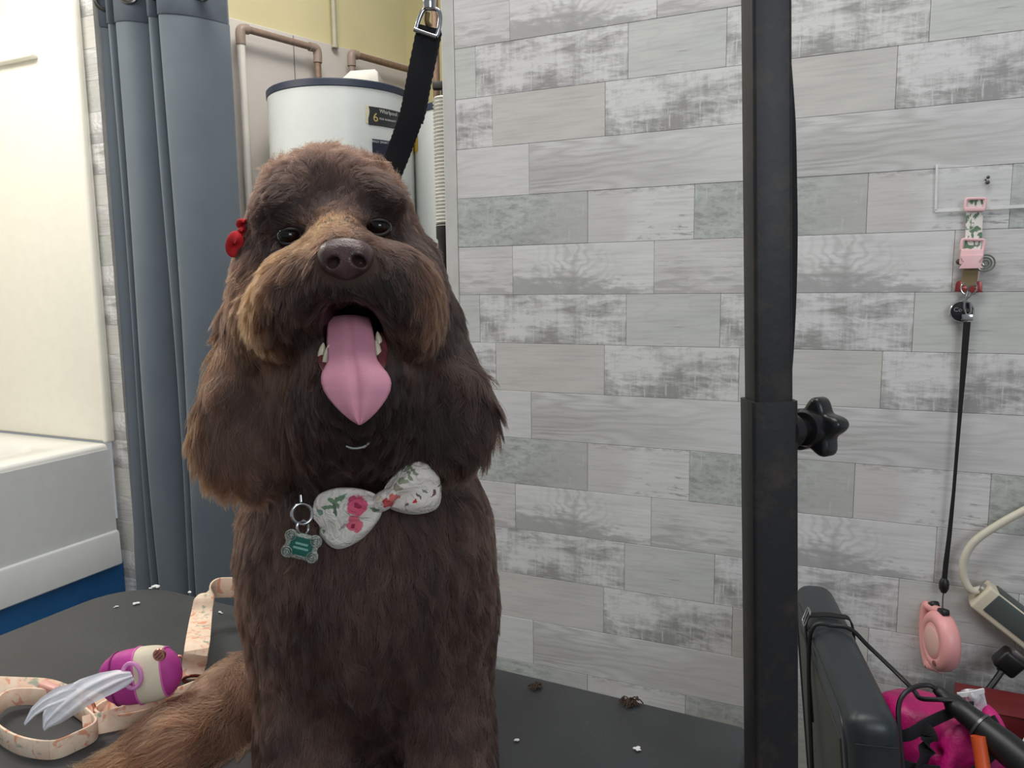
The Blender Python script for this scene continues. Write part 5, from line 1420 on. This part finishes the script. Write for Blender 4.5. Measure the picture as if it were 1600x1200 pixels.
for x in (-1, 1):
    q_ = bcn + ca * x * (cl_ / 2 - .05) - lean * .14; MB().tube(spline([q_ + cbk * .02, q_ - lean * .10 + cbk * .02, np.append((scn + ca * x * (cl_ / 2 - .05) - cbk * .18)[:2], SZ - .04)], 5), .011, 10).obj('back_bracket', legm, ch)
# strap with buckle around the backrest
bs = empty('buckle_strap', P(1275, 990, 1.05), 'thin black strap with chrome buckle looped round the chair back', 'strap')
fx = (lambda px: None)
k1_ = F1 + ca * .115
loop = [k1_ + cbk * x + lean * y for x, y in ((-.033, -.16), (-.0325, -.06), (-.031, -.005), (-.014, .004), (.014, .004), (.0305, -.004), (.0325, -.06), (.033, -.16))]
MB().ribbon(spline(loop, 6), ca, .014, .0022).obj('strap', web, bs)
bk = k1_ - cbk * .0305 - lean * .0005; b1 = nrm(cbk * .45 + lean); b2 = ca
MB().tube([bk + b1 * x + b2 * y for x, y in rrect(-.011, .011, -.0105, .0105, .003, 4)], .0014, 8, True).obj('buckle', chrome, bs)
MB().tube([bk - b1 * .011, bk + b1 * .012 + nrm(lean - cbk) * .001], .0010, 8).obj('buckle_tongue', chrome, bs)
# clipper cord draped over the backrest
cord = mat('cord_black', (20, 20, 22), 0.45)
kk1 = F1 + ca * .115
kk1 = F1 + ca * .150
cp_ = [kk1 - cbk * .060 - lean * .55 + ca * .06, kk1 - cbk * .050 - lean * .35 + ca * .04, kk1 - cbk * .044 - lean * .18 + ca * .02, kk1 - cbk * .036 - lean * .05, kk1 - cbk * .026 + lean * .001, kk1 + lean * .0045, kk1 + cbk * .022 + lean * .003 + ca * .004, kk1 + cbk * .042 - lean * .016 + ca * .012,
       ]
A_, B_ = cp_[-1], P(1438, 1091, .962)
cp_ += [A_ + (B_ - A_) * f + cbk * .014 * math.sin(math.pi * f) - Z * .012 * math.sin(math.pi * f) for f in (.25, .5, .75)] + [B_, P(1464, 1093, .945), P(1490, 1094, .94), P(1512, 1100, .935)]
MB().tube(spline(cp_, 7), .0030, 8).obj('clipper_cord', cord, label='thin black cord draped over the chair back towards the bag', category='cord')
cp_ = [P(1412, 1215, .92), P(1406, 1150, .94), P(1404, 1105, .955), P(1414, 1083, .96), P(1434, 1072, .965), P(1452, 1071, .965), P(1465, 1078, .96)]
cp_ = spline(cp_, 7)
hp_ = empty('hair_dryer_wand', P(1540, 1140, .93), 'long black tapered clipper handle with curled cord lying over the bag', 'clipper')
MB().tube(cp_, .0030, 8).obj('cord', cord, hp_)
w0, w1_ = P(1462, 1076, .965), P(1640, 1225, .86)
wr = [(0.0, .0055), (.05, .0075), (.12, .008), (.16, .0125), (.30, .0135), (.50, .0165), (.62, .0185), (1.0, .0200)]
MB().tube([w0 + (w1_ - w0) * f for f, _ in wr], [r for _, r in wr], 18).obj('handle', blkp, hp_, angle=60)
MB().tube([w0 + (w1_ - w0) * f for f in (.405, .425)], [.0165, .0168], 18).obj('ring_band', mat('band_grey', (96, 98, 100), 0.3, 0.6), hp_)

# ================================================================== pink bag and what leans around it
pinkb = NT('hot_pink_nylon')
pinkb.color(pinkb.mix(pinkb.ramp(pinkb.noise(pinkb.map(), 14, 4), [(0.35, 0.0), (0.65, 1.0)]), lin((206, 24, 122)), lin((184, 16, 104)))); pinkb.set(Roughness=0.45)
pinkb.bump(pinkb.noise(pinkb.map((1, 1, 1)), 40, 4), 0.6, 0.006)
BD = 1.00
bf = Field(cs(1478, 1180, BD) - .17, cs(1478, 1180, BD) + .17, .0042)
def K(px, py, d, rx, ry, rz, k=.02, rot=0, op='add'): bf.ell(cs(px, py, d), (rx, ry, rz), k, op, rot2(rot))
K(1465, 1230, 1.01, .080, .100, .06); K(1425, 1160, 1.02, .035, .055, .05, .02, -8); K(1440, 1105, 1.03, .048, .016, .05, .015, 3); K(1512, 1180, .965, .030, .055, .035, .012, -4)
K(1478, 1165, .965, .016, .050, .030, .01, 28); K(1540, 1160, .99, .020, .05, .04, .015); K(1400, 1110, 1.03, .02, .02, .03, .012)
bf.cone(cs(1450, 1145, .955), cs(1440, 1215, .955), .009, .013, .008, 'cut'); bf.cone(cs(1432, 1132, .968), cs(1500, 1118, .962), .006, .010, .006, 'cut'); bf.cone(cs(1420, 1168, .965), cs(1475, 1178, .955), .005, .007, .006, 'cut')
bf.cone(cs(1497, 1160, .932), cs(1500, 1230, .932), .004, .006, .006, 'cut')
v_, f_ = bf.mesh(); v_ = smooth_verts(v_, f_, 2)
w_ = to_world(v_); kp = w_[:, 2] > SZ; w_[:, 2] = np.maximum(w_[:, 2], SZ + .001); v_ = (w_ - CAM) @ np.linalg.inv(CB)
bb = np.array([w_[:, 0].mean(), w_[:, 1].mean(), SZ + .001])
bg = empty('tote_bag', bb, 'crumpled hot pink nylon bag with black straps on the chair', 'bag')
mesh_obj('bag_body', v_, f_, pinkb.m, bg)
for pts, w in ((((1388, 1150, .975), (1420, 1148, .955), (1450, 1130, .952), (1490, 1112, .955), (1520, 1104, .965)), .014), (((1432, 1215, .94), (1446, 1180, .945), (1452, 1150, .945), (1440, 1138, .955)), .020), (((1500, 1225, .925), (1540, 1190, .925), (1565, 1160, .935), (1548, 1120, .955)), .012),
               (((1400, 1190, .95), (1430, 1200, .945), (1470, 1205, .93)), .012)):
    MB().ribbon(spline([to_world(cs(*q)) for q in pts], 7), nrm(UPV + RGT * .2), w, .003).obj('strap', web, bg)
bx = P(1580, 1130, 1.12)
mr = mat('dark_red_card', (104, 18, 22), 0.5, var=0.15)
bxz = (bx[2] + .03 + SZ) / 2
rbx = empty('red_box', np.array([bx[0], bx[1], SZ]), 'dark red carton standing behind the pink bag against the wall', 'box')
MB().box(np.array([bx[0], bx[1], bxz]) + WU * .03, (.20, .08, bx[2] + .03 - SZ), (WU, WN, Z), .003).obj('carton', mr, rbx)
MB().box(np.array([bx[0], bx[1], bx[2] + .031]) + WU * .03 - WN * .02, (.20, .042, .002), (WU, WN, Z), .0006).obj('lid_flap', mr, rbx)
# crumpled white packet
G = []
for j in range(13):
    row = []
    for i in range(15):
        fx_, fy_ = i / 14, j / 12
        x = 1497 + fx_ * 40 + fy_ * 16 * (1 if fx_ > .5 else .5); y = 1086 - fx_ * 7 + fy_ * (48 + 20 * fx_)
        row.append(P(x, y, .985 + .006 * math.sin(7 * fx_ + 3 * fy_) + .004 * math.sin(11 * fy_ - 5 * fx_) - .01 * math.sin(math.pi * fx_)))
    G.append(row)
G2 = [[p + FWD * (.010 * math.sin(math.pi * i / 14) + .002) for i, p in enumerate(r_)] for r_ in G]
pkt = NT('packet_film'); pkt.color(pkt.mix(pkt.ramp(pkt.noise(pkt.map(), 60, 4, .6, 1.0), [(0.45, 0.0), (0.62, 1.0)]), lin((214, 212, 214)), lin((176, 168, 176)))); pkt.set(Roughness=0.3)
wp = empty('wipes_packet', P(1520, 1135, .985), 'crumpled white plastic packet tucked behind the black handle', 'packet')
MB().grid(G).grid(G2).obj('film', pkt.m, wp, angle=180)
MB().ribbon([P(1496, 1086, .978), P(1516, 1084, .974), P(1537, 1079, .978)], UPV, .006, .003).obj('sealed_edge', mat('packet_seal', (226, 224, 224), 0.4), wp)
# folded white paper and an orange handled tool at the frame's corner
pq = P(1596, 1152, 1.02)
MB().prism([(-.02, -.05), (.07, -.05), (.07, .03), (.012, .012)], pq, RGT, UPV, FWD, .003, .0005).obj('folded_paper', mat('paper_white', (214, 216, 226), 0.7), label='folded white paper at the edge beside the red carton', category='paper')
MB().tube(spline([P(1528, 1150, .905), P(1533, 1180, .90), P(1540, 1230, .89)], 5), .008, 12).obj('orange_handle', mat('orange_plastic', (206, 84, 40), 0.4), label='orange rounded tool handle poking out beside the pink bag', category='tool')
